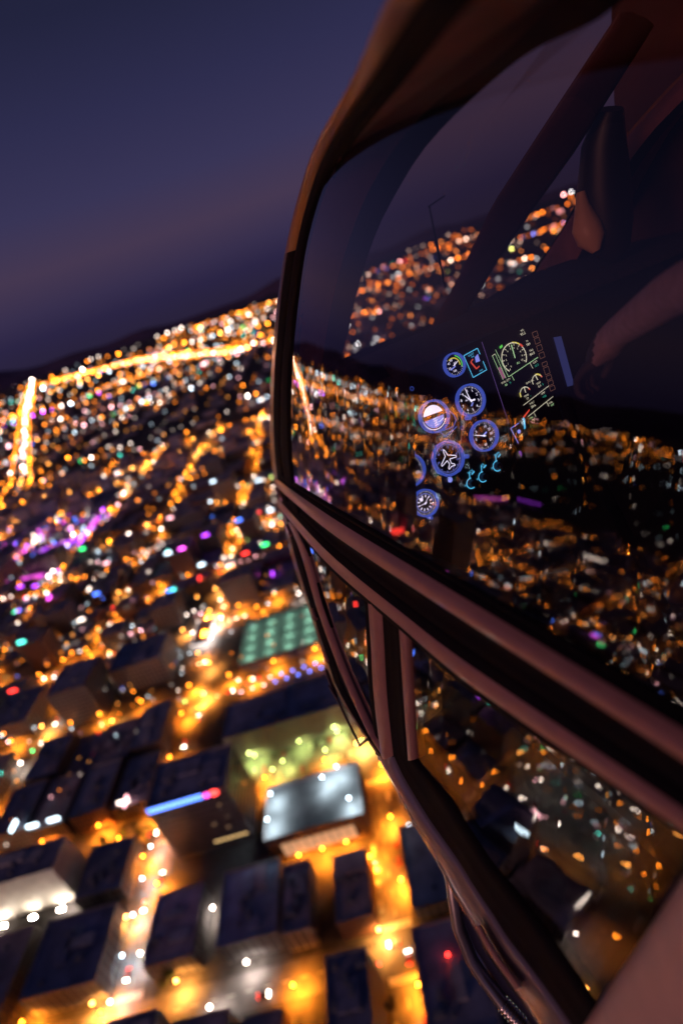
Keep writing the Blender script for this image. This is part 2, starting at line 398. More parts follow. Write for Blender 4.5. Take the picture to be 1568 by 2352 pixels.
for i in range(4):
    for j in range(4):
        lamp(-128 + i * 16, 335 + j * 13, 9.2, 0, 'mint', name='deck_lamp', cat='lamp post', h=4.4)
for x, y, z, a, g in [(-99, 184, 15.2, 0, 0), (-98, 198, 15.2, 0, 0), (-70, 199, 15.2, 0, 0), (-58, 203, 15.2, pi, 0), (-53, 183, 15.2, pi, 0)]:
    lamp(x, y, z, a, 'cool', label='lamp post with a cold white lantern on the floodlit white roof', group='lamps on the floodlit roof')
for k in range(5):
    lamp(-172, 132 + k * 17, .14, 0, 'cool', label='lamp post with a cold white lantern along the white-lit lane', group='lamps of the white-lit lane')
for k, x in enumerate((-258, -214)):
    lamp(x, 180.5, .14, pi / 2, 'white', label='short lamp in front of the floodlit cream hall', group='lamps before the floodlit hall')
for x in (-145, -130): lamp(x, 150 + (x % 7) * 3, .14, 0, 'white', label='lamp post with a white lantern in the paved court below the tower', group='lamps of the tower court')
for x in (-88, -76, -64): lamp(x, 172.5, .14, 0, 'orange', label='orange lamp between the floodlit block and the lower roofs', group='lamps behind the lower roofs')
# ball lamps: bollards, festoon
bb = {k: None for k in ('cool', 'white', 'blue', 'pink', 'red', 'green', 'teal', 'magenta', 'purple', 'amber')}
for k in bb: bb[k] = emis('globe_' + k, CO[k], 16 if k == 'cool' else 13)
def globe_mesh(k, h, r):
    g = MB(); g.tube([(0, 0, 0), (0, 0, h)], .07, 5, 1); g.ball((0, 0, h + r * .8), r, 0, 8, 6); return g.mesh('globe_lamp', [bb[k], M['pole']], True)
gm = {k: globe_mesh(k, 1.2, .55) for k in bb}
for i in range(9):
    for s in (0, 1):
        if (i, s) in ((3, 0), (6, 1), (7, 1)): continue
        o = link('bollard_lamp', gm['cool'], None, (-35.5 + s * 3.4 + i * .06, 143 + i * 4.1 + s * 1.2, .14)); tag(o, 'small white globe lamp in the double row beside the orange street', 'bollard lamp', 'double row of white globe lamps')
gm2 = {k: globe_mesh(k, 4.5, .6) for k in ('blue', 'pink', 'red', 'cool')}
for i in range(8):
    for s in (0, 1):
        k = 'pink' if i < 3 else 'blue'
        if i < 2 and s: k = 'red'
        o = link('festoon_lamp', gm2[k], None, (-131 + i * 8.6 + s * 4.3, 305.5 + s * 6.5, .1)); tag(o, 'small %s globe lamp on a post along the street by the parking deck' % {'pink': 'pink', 'blue': 'blue', 'red': 'red'}[k], 'globe lamp', k + ' globe lamps by the parking deck')
# obstruction lamp
ob = MB(); ob.tube([(0, 0, 0), (0, 0, 1.5)], .1, 6, 1); ob.ball((0, 0, 1.9), .5, 0)
tag(ob.obj('obstruction_lamp', [emis('obstruction_red', (1, .03, .02), 18), M['pole']], None, True, (-24, 110, 22.2)), 'red warning lamp standing on the navy roof under the skid', 'lamp')
# traffic lights
tl = {}
for k in ('green', 'red', 'teal'):
    t = MB(); t.tube([(0, 0, 0), (0, 0, 5.5)], .1, 6, 1); t.tube([(0, 0, 5.5), (3.5, 0, 5.8)], .07, 5, 1); t.box(3.3, -.3, 4.8, 3.9, .3, 6.4, 1); t.ball((3.6, -.3, 5.4), .6, 0, 8, 6, (1, .6, 1))
    tl[k] = t.mesh('traffic_light', [emis('signal_' + k, CO[k], 20), M['pole']], True)
for x in NS[1:8]:
    for e in EW[2:9]:
        if random.random() < .55 and seen(x, e) < 1e8:
            k = random.choice(['green', 'green', 'red', 'teal']); o = link('traffic_light', tl[k], None, (x - 8.6, e - 8.6, .14)); o.rotation_euler = (0, 0, random.choice([0, pi / 2]))
            tag(o, 'traffic light showing %s at a junction of the street grid' % {'teal': 'blue-green'}.get(k, k), 'traffic light', k + ' traffic lights')
# illuminated signs on roofs and posts
SIGN = ['magenta', 'purple', 'blue', 'cool', 'white', 'red', 'pink', 'teal', 'green']
sm = {}
for k in SIGN:
    s = MB(); s.box(-3.5, -.25, 2.5, 3.5, .25, 4.6, 0); s.tube([(-2.5, .4, 0), (-2.5, .4, 4.2)], .12, 5, 1); s.tube([(2.5, .4, 0), (2.5, .4, 4.2)], .12, 5, 1); s.box(-3.7, .25, 2.3, 3.7, .4, 4.8, 1)
    sm[k] = s.mesh('lit_sign', [emis('lit_sign_' + k, CO[k], 6), M['pole']])
nsig = 0
for k_ in range(400):
    if nsig > 110: break
    d, a, hh = random.choice(cand[:200])
    if d > 1100: continue
    k = random.choice(SIGN if d > 450 else ['white', 'cool', 'white', 'pink'])
    o = link('lit_sign', sm[k], None, (random.uniform(a[0] + 4, a[2] - 4), a[1] + .8, hh + .2)); nsig += 1
    o.rotation_euler = (0, 0, random.choice([0, 0, pi / 2])); tag(o, 'glowing %s sign board standing on a roof of the street blocks' % {'cool': 'cold white', 'teal': 'blue-green'}.get(k, k), 'sign', k + ' roof signs')
# the purple-lit pedestrian street
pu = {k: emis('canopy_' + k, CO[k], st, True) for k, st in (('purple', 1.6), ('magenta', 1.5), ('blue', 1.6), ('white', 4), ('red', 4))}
def canopy(p, q, k, lab, w=5):
    p, q = Vector(p), Vector(q); L = (q - p).length; a = atan2(q[1] - p[1], q[0] - p[0]); c = MB(); n = int(L / 9)
    rows = []
    for i in range(n + 1): rows.append([(i * L / n, w * cos(t), 9 + 4 * sin(t)) for t in [pi * j / 6 for j in range(7)]])
    c.grid(rows, 0)
    for i in range(0, n + 1, 2):
        for s in (-1, 1): c.tube([(i * L / n, s * w, 0), (i * L / n, s * w, 9)], .3, 5, 1)
    o = c.obj('lit_canopy', [pu[k], M['pole']], None, True, (*p[:2], .1)); o.rotation_euler = (0, 0, a); tag(o, lab, 'canopy')
canopy((-533, 742), (-417, 742), 'purple', 'purple-lit arched canopy along the pedestrian street')
canopy((-524, 823), (-425, 826), 'magenta', 'magenta-lit arched canopy, the far one of the pair')
canopy((-424, 736), (-428, 820), 'magenta', 'short magenta canopy joining the two long ones', 4)
canopy((-500, 655), (-440, 640), 'magenta', 'small magenta canopy nearer than the long pair', 3)
canopy(mirrored(1088, 1146), mirrored(1152, 1150), 'magenta', 'long magenta canopy mirrored under the gauges in the door window', 9)
canopy(mirrored(1186, 1150), mirrored(1242, 1162), 'purple', 'violet canopy mirrored to the right of the magenta one in the door window', 6)
canopy(mirrored(1255, 1252), mirrored(1392, 1300), 'white', 'long white-lit canopy mirrored in the middle of the door window', 3)
canopy(mirrored(898, 1228), mirrored(944, 1218), 'red', 'short red-lit canopy mirrored above the door rail', 7)
# white-lit block behind, a pale gas-station canopy look
for (x, y, w, d, lab) in [(-330, 455, 30, 18, 'pale canopy lit from below beside the orange avenue'), (-176, 400, 16, 40, 'white-lit forecourt canopy next to the green parking deck'), (-236, 540, 34, 14, 'wide pale canopy lit from below in the middle blocks'), (-372, 545, 26, 20, 'square pale canopy lit from below left of the avenue')]:
    c = MB(); c.box(-w / 2, -d / 2, 5, w / 2, d / 2, 5.8, 0); c.box(-w / 2 + .5, -d / 2 + .5, 5.82, w / 2 - .5, d / 2 - .5, 5.9, 2)
    for sx in (-1, 1):
        for sy in (-1, 1): c.tube([(sx * w * .35, sy * d * .35, 0), (sx * w * .35, sy * d * .35, 5)], .3, 6, 1)
    c.poly([(-w / 2 + 1, d / 2 - 1, 4.98), (w / 2 - 1, d / 2 - 1, 4.98), (w / 2 - 1, -d / 2 + 1, 4.98), (-w / 2 + 1, -d / 2 + 1, 4.98)], 3)
    tag(c.obj('forecourt_canopy', [emis('fascia_glow', (1, .85, .8), 1.6), M['pole'], M['roof5'], emis('forecourt_lights', (1, .85, .75), 22, True)], None, False, (x, y, .14)), lab, 'canopy')

# ------------------------------------------------------------------ cars
CARS = []
head = emis('headlight', (1, .9, .75), 30); tail = emis('taillight', (1, .04, .02), 9)
for nm, c in (('silver', (.4, .4, .42)), ('black', (.03, .03, .035)), ('white', (.7, .7, .68)), ('red', (.35, .04, .03))):
    p = mat('car_paint_' + nm, c, .3, .2, coat=.6); cm = []
    for on in (0, 1):
        b = MB(); prof = [(-2.2, .35), (-2.25, .75), (-2.1, .95), (-1.3, 1.0), (-.9, 1.42), (.5, 1.45), (1.1, 1.0), (2.0, .9), (2.25, .7), (2.2, .35)]
        rows = [[(y, x, z) for x, z in [(px, pz) for px, pz in prof]] for y in (-.88, -.8, .8, .88)]
        for r, k in zip(rows, (.93, 1, 1, .93)): r[:] = [(y, x, .35 + (z - .35) * k) for y, x, z in r]
        b.grid(rows); b.poly(rows[0][::-1]); b.poly(rows[-1])
        b.poly([(-.7, -1.27, 1.03), (.7, -1.27, 1.03), (.62, -.92, 1.41), (-.62, -.92, 1.41)][::-1], 1); b.poly([(-.72, 1.1, 1.02), (.72, 1.1, 1.02), (.62, .56, 1.45), (-.62, .56, 1.45)], 1)
        for sx in (-1, 1):
            b.poly([(sx * .885, -.95, 1.0), (sx * .885, .9, 1.0), (sx * .86, .5, 1.36), (sx * .86, -.8, 1.36)], 1)
            for wy in (-1.35, 1.35): b.tube([(sx * .92, wy, .33), (sx * .7, wy, .33)], .33, 10, 4)
            b.ball((sx * .62, 2.2, .72), .2 if on == 0 else .42, 2 if on else 1, 6, 4); b.ball((sx * .65, -2.2, .8), .18 if on == 0 else .34, 3 if on else 1, 6, 4)
        cm.append(b.mesh('car', [p, M['darkglass'], head, tail, M['pole']]))
    CARS.append((nm, cm))
ncar = 0
def car(x, y, rz, on, lab, grp, z=.1):
    global ncar
    nm, cm = random.choice(CARS); o = link('driving_car' if on else 'parked_car', cm[on], None, (x, y, z)); o.rotation_euler = (0, 0, rz)
    tag(o, lab % nm, 'car', (grp + ', ' + nm)); ncar += 1
for i in range(16):
    for (y, r) in ((229, 0), (236.5, pi), (243.5, 0)):
        if random.random() < .5: car(-134 + i * 5.9 + random.uniform(-.3, .3), y, r, 0, '%s car parked in the yellow-green lit car park', 'cars in the yellow-green car park', .22)
for k_ in range(34):
    y_ = 60 + k_ // 2 * 8.5
    if random.random() < .7 and min(abs(y_ - e) for e in EW) > 12: car(-45 + (5.6 if k_ % 2 else -5.6), y_, 0 if k_ % 2 else pi, 0, '%s car parked at the kerb of the orange street below the skid', 'cars parked along the orange street')
for i in range(17):
    for (y, r_) in ((60, 0), (74, pi), (88, 0), (104, pi)):
        if random.random() < .45: car(-400 + i * 6 + random.uniform(-.3, .3), y, r_, 0, '%s car parked in the white-lit car park mirrored in the lower door window', 'cars in the mirrored car park', .22)
for x in NS[1:7]:
    y = 60
    while y < 720:
        if random.random() < .55 and seen(x, y) < 1e8 and ncar < 190:
            s = random.choice((-1, 1)); car(x + s * 3, y + random.uniform(-6, 6), 0 if s > 0 else pi, 1, '%s car driving with its lamps lit along an orange-lit avenue', 'cars driving on the avenues')
        y += 22
for y in EW[2:8]:
    x = -700
    while x < 40:
        if random.random() < .4 and seen(x, y) < 1e8 and ncar < 270:
            s = random.choice((-1, 1)); car(x + random.uniform(-6, 6), y - s * 3, -pi / 2 if s > 0 else pi / 2, 1, '%s car driving with its lamps lit along a cross street', 'cars driving on the cross streets')
        x += 24

# ------------------------------------------------------------------ trees near by
tm = []
for k in range(3):
    tr = MB(); tr.tube([(0, 0, 0), (.1, 0, 1.6), (0, .1, 3.2)], [.22, .17, .1], 6)
    for q in range(4): a = q * 1.7 + k; tr.tube([(0, 0, 2.2), (cos(a) * .9, sin(a) * .9, 3.6)], [.09, .03], 4)
    trunk = tr.mesh('trunk', M['bark']); cr = MB()
    cl = [(random.gauss(0, 1.1), random.gauss(0, 1.1), 4.4 + random.gauss(0, .8)) for _ in range(9)]
    for _ in range(700):
        c = random.choice(cl); d = Vector((random.gauss(0, 1), random.gauss(0, 1), random.gauss(0, 1))).normalized() * (.9 * random.random() ** .4)
        p = Vector(c) + d; u = Vector((random.gauss(0, 1), random.gauss(0, 1), random.gauss(0, 1))).normalized() * .24; w = u.orthogonal().normalized() * .16
        cr.poly([p - u, p + w, p + u, p - w])
    tm.append((trunk, cr.mesh('crown', M['leaf'])))
def tree(x, y, s):
    t, c = random.choice(tm); o = thing('street_tree', 'small dark leafy tree standing on the pavement of the street blocks', 'tree', (x, y, .14), random.uniform(0, 6), 'small street trees'); o.scale = (s, s, s)
    link('trunk', t, o); link('crown', c, o)
for _ in range(14): tree(-152 + random.uniform(0, 14), random.uniform(136, 176), random.uniform(.9, 1.4))
for _ in range(12): tree(-206 + random.uniform(-4, 30), random.uniform(212, 217) if _ % 2 else random.uniform(228, 290), random.uniform(.9, 1.5))
for _ in range(12): tree(random.uniform(-136, -60), random.uniform(385, 402), random.uniform(1, 1.6))
for k in range(14): tree(-54 if k % 2 else -36.8, 40 + k * 5.2, random.uniform(.8, 1.2))

# ------------------------------------------------------------------ the city out to the horizon: lights nobody could count
class Lights:
    def __init__(s): s.v = []; s.f = []; s.c = []
    def add(s, x, y, z, r, col, st):
        n = len(s.v)
        s.v += [(x + r, y, z), (x, y + r, z), (x - r, y, z), (x, y - r, z), (x, y, z + r), (x, y, z - r)]
        for a, b in ((0, 1), (1, 2), (2, 3), (3, 0)): s.f += [(n + a, n + b, n + 4), (n + b, n + a, n + 5)]
        s.c += [(col[0] * st, col[1] * st, col[2] * st, 1)] * 6
    def obj(s, name):
        me = bpy.data.meshes.new(name); me.from_pydata(s.v, [], s.f)
        at = me.attributes.new('lamp', 'FLOAT_COLOR', 'POINT'); at.data.foreach_set('color', [q for c in s.c for q in c])
        m, N, L, b = nt(name); A = N.new('ShaderNodeAttribute'); A.attribute_name = 'lamp'
        L.new(A.outputs['Color'], b.inputs['Emission Color']); b.inputs['Emission Strength'].default_value = 1; b.inputs['Base Color'].default_value = (0, 0, 0, 1)
        m.cycles.emission_sampling = 'NONE'; me.materials.append(m)
        return struct(link(name, me), 'stuff')
def rcol(p_or=.6):
    p_or *= .95
    r = random.random()
    if r < p_or: return CO['orange'] if random.random() < .7 else CO['amber']
    return CO[random.choices(['white', 'cool', 'pink', 'teal', 'green', 'red', 'blue', 'purple', 'yellow'], [40, 30, 16, 4, 3, 3, 2, 1, 2])[0]]
def dist(x, y): return sqrt(x * x + y * y + ALT * ALT)
K = 1 / 560.0
def put(G, x, y, z, col, st, k=1.0):
    if y > 7500 and random.random() < .6: return
    if x > -.08 * y and y > 900 and random.random() < .45: return
    if x < -1.5 * y and x < -900 and random.random() < .6: return
    G.add(x, y, z + 2, max(.45, dist(x, y) * K * k), col, st)
def st_(mu=1.0): return min(40, mu * math.exp(random.gauss(-.25, 1.05)))
A = Lights()
def angle_ok(x, y): a = atan2(-x, y); return -1.0 < a < 1.75
# cross arterials and avenues
y = 1180
while y < 13000:
    step = max(26, y * .016); x = -min(12000, y * 3 + 1500)
    on = random.random() < .75; col = random.choice([CO['orange'], CO['orange'], CO['amber'], CO['white'], CO['orange']]); lev = math.exp(random.gauss(.9, .7))
    while x < y * 1.3:
        if random.random() < (.05 if on else .09): on = not on
        if on and random.random() < (.6 if -2 * y < x < .35 * y else .3) and angle_ok(x, y): put(A, x + random.uniform(-4, 4), y + random.uniform(-8, 8), 9, col if random.random() < .8 else rcol(.3), st_(lev))
        x += step * random.uniform(.7, 1.3)
    y *= 1.055 + random.uniform(0, .03)
k = -9000
while k < 5000:
    y = 1250 if abs(k) < 1400 else 300; on = True; col = random.choice([CO['orange'], CO['amber'], CO['orange'], CO['white']]); lev = random.uniform(1.5, 5)
    while y < 9000:
        if random.random() < .08: on = not on
        if on and random.random() < (.4 if -2 * y < k < .3 * y else .2) and angle_ok(k, y): put(A, k + random.uniform(-5, 5), y, 9, col if random.random() < .8 else rcol(.3), st_(lev), .9)
        y += max(40, dist(k, y) * .025) * random.uniform(.7, 1.3)
    k += max(120, abs(k) * .11) * random.uniform(.8, 1.2)
A.obj('distant_street_lights')
B = Lights()
cl = [(random.uniform(-1, 1), random.random()) for _ in range(170)]
for q in range(310):
    d = 420 * (9000 / 420) ** (random.random() ** 1.1); a = random.uniform(-.9, 1.7)
    x, y = -sin(a) * d, cos(a) * d; n = random.randint(3, 16); sp = d * .03; c0 = rcol(.42); lev = random.uniform(2, 11); rowd = random.random() < .6
    for i in range(n):
        if rowd: xx, yy = x + (i - n / 2) * sp * .55, y + random.gauss(0, sp * .12)
        else: xx, yy = x + random.gauss(0, sp), y + random.gauss(0, sp * 1.2)
        if yy < -300: continue
        put(B, xx, yy, random.uniform(3, 12), c0 if random.random() < .6 else rcol(.4), st_(lev), random.uniform(.7, 1.1))
for q in range(2300):
    d = 380 * (8000 / 380) ** random.random(); a = random.uniform(-.9, 1.75); x, y = -sin(a) * d, cos(a) * d
    if y < -300: continue
    put(B, x, y, random.uniform(2, 12), rcol(.45), st_(2.6), random.uniform(.6, 1))
for q in range(560):
    d = 270 * (640 / 270) ** random.random(); a = random.uniform(-.15, 1.6); x, y = -sin(a) * d - 60, cos(a) * d + 40
    put(B, x, y, random.uniform(4, 16), rcol(.45), st_(5), random.uniform(.55, .8))
for q in range(150):
    put(B, random.uniform(-545, -400), random.uniform(715, 850), random.uniform(3, 16), CO[random.choice(['magenta', 'purple', 'blue', 'pink', 'cool', 'white', 'orange', 'orange'])], st_(7), .9)
for q in range(70):
    put(B, random.uniform(-520, -380), random.uniform(580, 680), random.uniform(3, 12), CO[random.choice(['magenta', 'cool', 'pink', 'white', 'white', 'orange'])], st_(7), .9)
def mput(px, py, col, st, k=.7):
    m = mirrored(px, py)
    if m: put(B, *m, col, st, k)
for k_ in range(9):   # the rows and clusters the door window mirrors
    y0 = 905 + k_ * 24 + random.uniform(-8, 8); c_ = CO[random.choice(['orange', 'orange', 'amber', 'white', 'orange', 'pink'])]
    for x_ in range(700, 1560, 11):
        if random.random() < (.5 if x_ < 1050 else .2): mput(x_ + random.uniform(-4, 4), y0 + (x_ - 700) * .09 + random.uniform(-3, 3), c_ if random.random() < .8 else rcol(.3), st_(7))
for q in range(90): mput(random.uniform(990, 1140), random.uniform(1225, 1300), CO[random.choice(['amber', 'orange'])], st_(9), .7)
for q in range(260): x_ = random.uniform(700, 1560); mput(x_, random.uniform(1080, 1240) + (x_ - 700) * .33, rcol(.5), st_(8), .7)
for q in range(60): mput(random.uniform(690, 790), random.uniform(1080, 1130), CO[random.choice(['magenta', 'purple', 'blue', 'orange'])], st_(8), .7)
for q in range(170): x_ = random.uniform(940, 1500); mput(x_, 1440 + (x_ - 940) * random.uniform(.55, 1.15) + random.uniform(0, 60), rcol(.4), st_(9), .75)
for q in range(60): mput(random.uniform(720, 840), random.uniform(1250, 1560), rcol(.7), st_(9), .75)
B.obj('scattered_city_lights')
Cc = Lights()   # motorways: two orange lamp rows with a white stream of cars between
def motorway(p, q, w, dens=1.0, white=1.0):
    p, q = Vector(p), Vector(q); dv = (q - p).normalized(); n = Vector((-dv[1], dv[0])); L = (q - p).length; s = 0
    while s < L:
        c = p + dv * s; d = dist(*c)
        for k_ in (-1, 1): put(Cc, *(c + n * k_ * w), 10, CO['orange'], st_(6), .9)
        put(Cc, *(c + n * random.uniform(-.3, .3) * w), 1, random.choice([CO['white'], CO['pink'], CO['white'], CO['amber']]), st_(9 * white), .9)
        s += max(14, d * .011) / dens
motorway((-835, 1340), (-2005, 3668), 24, 1.2)
motorway((-2005, 3668), (-5345, 10521), 40, 1.0)
motorway((-760, 1150), (-835, 1340), 30, 1, .2)
motorway((-4200, 8200), (-1766, 5500), 60, 1.6, 1.3)
motorway((-1766, 5500), (-471, 2995), 50, 1.5, 1.2)
motorway((-471, 2995), (300, 2500), 40, 1.2)
motorway((-2460, 10000), (-400, 8600), 120, 1.5, .8)
motorway((-1409, 3500), (-200, 3300), 25, .9, .1)
motorway((-6000, 4200), (-2005, 3668), 50, .9, .5)
motorway((-3300, 1500), (-1050, 1750), 40, .9, .3)
motorway((-400, 8000), (5000, 6500), 80, 1.2, .8)
motorway((200, 4300), (4500, 3300), 60, 1.2, .6)
Cc.obj('motorway_lights')
# hills at the rim of the valley
hl = MB(); rows = []
NH = 140
for j in range(4):
    r = []
    for i in range(NH + 1):
        a = radians(-75 + 190 * i / NH); R_ = 14500 + j * 900
        base = 160 + 420 * max(0, sin(a * 1.5 - .25)) + 90 * sin(a * 9 + 2) + 60 * sin(a * 23 + 1) + 40 * sin(a * 51)
        h = [0, .65, 1, .9][j] * max(140, base * 1.05)
        r.append((-sin(a) * R_, cos(a) * R_, h - 2))
    rows.append(r)
hl.grid(rows); struct(hl.obj('hills', M['hill'], smooth=True))

# ================================================================== HELICOPTER
RZ = atan2(-HF.dot(GV), HF.dot(GF))
OFF = Vector((1.2, .2, -1.95))
heli = thing('helicopter', 'helicopter flying over the city at night, its side windows mirroring the lights', 'helicopter', Matrix.Rotation(RZ, 3, 'Z') @ OFF + Vector((0, 0, ALT)), RZ)
def part(mb, name, mats, parent=None, smooth=True, weld=False):
    return mb.obj(name, mats, parent or heli, smooth, (-OFF if parent is None else (0, 0, 0)), weld)
NOUT = Vector((-1, 0, .25)).normalized()
def hit(px, py, off=0.0):
    d = hray(px, py); lo, hi = .05, 4.0
    f = lambda t: d[0] * t - vS(d[1] * t, d[2] * t) - off
    for _ in range(50):
        m = (lo + hi) / 2
        if f(m) > 0: hi = m
        else: lo = m
    return d * lo
def crv(pts, n, off=0.0, closed=False, lean=0):
    P = [Vector((*p, 0)) for p in pts]; L = [0]
    for a, b in zip(P, P[1:]): L.append(L[-1] + (b - a).length)
    out = []
    for k in range(n):
        s = L[-1] * k / (n - 1); i = max(0, min(len(P) - 2, next((q - 1 for q in range(1, len(L)) if L[q] >= s - 1e-9), len(P) - 2)))
        t = (s - L[i]) / max(1e-9, L[i + 1] - L[i]); p0, p1, p2, p3 = P[max(0, i - 1)], P[i], P[i + 1], P[min(len(P) - 1, i + 2)]
        q = .5 * ((2 * p1) + (p2 - p0) * t + (2 * p0 - 5 * p1 + 4 * p2 - p3) * t * t + (3 * p1 - p0 - 3 * p2 + p3) * t ** 3)
        out.append(hit(q[0], q[1], off - lean * max(0, min(1, (430 - q[1]) / 430)) ** 1.3))
    return out
def ridge(c1, c2, h, mi=0, mb=None, back=.02, seg=7, sharp=1.0, flank=None):
    mb = mb or MB(); rows = []
    for a, b in zip(c1, c2):
        r = []
        for k in range(seg + 1):
            s = k / seg; r.append(a.lerp(b, s) + NOUT * h * max(0, sin(pi * s)) ** sharp)
        r += [b - NOUT * back, a - NOUT * back]
        rows.append(r)
    k0 = len(mb.f); mb.grid(rows, mi, True)
    if flank is not None:
        nc = len(rows[0])
        for q in range(k0, len(mb.f)):
            j = (q - k0) % nc
            if j < flank[0] or j >= seg - flank[1]: mb.m[q] = flank[2]
    return mb

paint = mat('pink_bronze_paint', (.42, .2, .185), .36, .2, noise=.06, scale=30, coat=.4)
dark = mat('black_seal_and_shade', (.008, .006, .009), .8, spec=.1)
trim = mat('dark_cabin_trim', (.05, .03, .04), .65, noise=.15, scale=20)
maroon = mat('maroon_cabin_trim', (.06, .008, .014), .7, noise=.2, scale=15)
frame_p = mat('lit_frame_paint', (.36, .13, .018), .4, .1, noise=.08, scale=25, coat=.3)  # orange light on the upper frame is put into this colour
skirt_m = mat('glossy_sill_paint', (.42, .3, .3), .16, .55, coat=.8)
metal = mat('skid_metal', (.5, .42, .42), .3, .8, noise=.1, scale=40)
def glass_mat(name, ior, gain, tint):
    m, N, L, b = nt(name); N.remove(b); out = N['Material Output']
    t = N.new('ShaderNodeBsdfTransparent'); t.inputs[0].default_value = (*tint, 1); g = N.new('ShaderNodeBsdfGlossy'); g.inputs['Roughness'].default_value = 0.0
    g.inputs[0].default_value = (1, 1, 1, 1)
    tc = N.new('ShaderNodeTexCoord'); mp = N.new('ShaderNodeMapping'); mp.inputs['Scale'].default_value = (1, 7.0, 2.2); no = N.new('ShaderNodeTexNoise'); no.inputs['Scale'].default_value = 1.6; no.inputs['Detail'].default_value = 1.5
    bp = N.new('ShaderNodeBump'); bp.inputs['Strength'].default_value = 1; bp.inputs['Distance'].default_value = .00045
    L.new(tc.outputs['Object'], mp.inputs[0]); L.new(mp.outputs[0], no.inputs['Vector']); L.new(no.outputs['Fac'], bp.inputs['Height']); L.new(bp.outputs[0], g.inputs['Normal'])
    fr = N.new('ShaderNodeFresnel'); fr.inputs[0].default_value = ior; mu = N.new('ShaderNodeMath'); mu.operation = 'MULTIPLY'; mu.use_clamp = True; mu.inputs[1].default_value = gain
    mx = N.new('ShaderNodeMixShader'); L.new(fr.outputs[0], mu.inputs[0]); L.new(mu.outputs[0], mx.inputs[0]); L.new(t.outputs[0], mx.inputs[1]); L.new(g.outputs[0], mx.inputs[2]); L.new(mx.outputs[0], out.inputs[0])
    return m
pane_m = glass_mat('tinted_door_glass', 1.6, 2.0, (.8, .64, .58))
def clear_mat(name, k, tint):
    m, N, L, b = nt(name); N.remove(b); out = N['Material Output']; t = N.new('ShaderNodeBsdfTransparent'); t.inputs[0].default_value = (*tint, 1); g = N.new('ShaderNodeBsdfGlossy'); g.inputs['Roughness'].default_value = .02
    mx = N.new('ShaderNodeMixShader'); mx.inputs[0].default_value = k; L.new(t.outputs[0], mx.inputs[1]); L.new(g.outputs[0], mx.inputs[2]); L.new(mx.outputs[0], out.inputs[0]); return m
ws_m = clear_mat('windshield_glass', .015, (.9, .86, .84))

# outline of the door seen along the side: outer edge O, inner edge I (next to the pane), windshield rim R
O_px = [(1080, -260), (975, -140), (895, 0), (812, 181), (728, 330), (690, 440), (660, 560), (640, 680), (630, 780), (621, 880), (620, 980), (625, 1075), (650, 1195), (672, 1289), (705, 1387), (739, 1491), (762, 1564), (800, 1630), (843, 1690), (873, 1735)]
I_px = [(1240, -230), (1120, -120), (1005, 0), (880, 181), (775, 330), (727, 440), (695, 560), (678, 680), (668, 780), (662, 880), (662, 980), (668, 1085), (690, 1195), (712, 1289), (742, 1387), (775, 1491), (800, 1570), (835, 1640), (872, 1700), (905, 1738)]
NO = 64
O = crv(O_px, NO, lean=.2); I = crv(I_px, NO, lean=.2)
fr = MB()
# frame: outer dark edge band, groove, inner band
def lerpc(a, b, t): return [p.lerp(q, t) for p, q in zip(a, b)]
ks = min(range(NO), key=lambda i: abs(hray(657, 580)[2] / hray(657, 580)[1] - O[i][2] / O[i][1]))     # the joint between roof rail and nose frame
Oi = lerpc(O, I, .62); ridge(O[:ks + 1], Oi[:ks + 1], .012, 0, fr, .03)
ridge(lerpc(O, I, .66), I, .006, 1, fr, .03)
door = part(fr, 'door_frame', [frame_p, dark])
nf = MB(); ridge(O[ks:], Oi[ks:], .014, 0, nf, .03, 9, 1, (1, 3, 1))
part(nf, 'nose_frame', [mat('shaded_frame_paint', (.14, .06, .03), .3, .2, coat=.6, noise=.1, scale=30), dark])  # lower frame is less lit: its shade is put into a darker colour
# A-pillar inner face and windshield rim
R_px = [(1720, -300), (1560, -150), (1400, 25), (1200, 130), (1000, 310), (900, 460), (850, 570), (815, 690), (797, 770), (783, 830)]
R_ = crv(R_px, 32, .2)
def resample(c, n):
    L = [0]
    for a, b in zip(c, c[1:]): L.append(L[-1] + (b - a).length)
    out = []
    for k in range(n):
        s = L[-1] * k / (n - 1); i = 0
        while i < len(L) - 2 and L[i + 1] < s: i += 1
        out.append(c[i].lerp(c[i + 1], min(1, (s - L[i]) / max(1e-9, L[i + 1] - L[i]))))
    return out
kr = min(range(NO), key=lambda i: abs(I[i][2] - R_[-1][2]) + (9 if i < 10 else 0))
Iu = resample(I[:kr + 1], 32); Ou = resample(O[:kr + 1], 32)
pil = MB(); pil.grid([[i - NOUT * .02, i.lerp(r, .5) + Vector((0, .0, 0)) - NOUT * .02, r] for i, r in zip(Iu, R_)])
pil.grid([[o - NOUT * .01, o.lerp(r, .5) + Vector((0, .03, .02)), r] for o, r in zip(Ou, R_)])
pil.m = [0, 1] * (len(pil.f) // 4) + [0, 0] * (len(pil.f) // 4)
part(pil, 'pillar', [mat('pillar_trim', (.36, .115, .09), .6, noise=.15, scale=12), mat('pillar_edge', (.02, .012, .02), .7)])
MIRX = 2.4
def mir(p): return Vector((MIRX - p[0], p[1], p[2]))
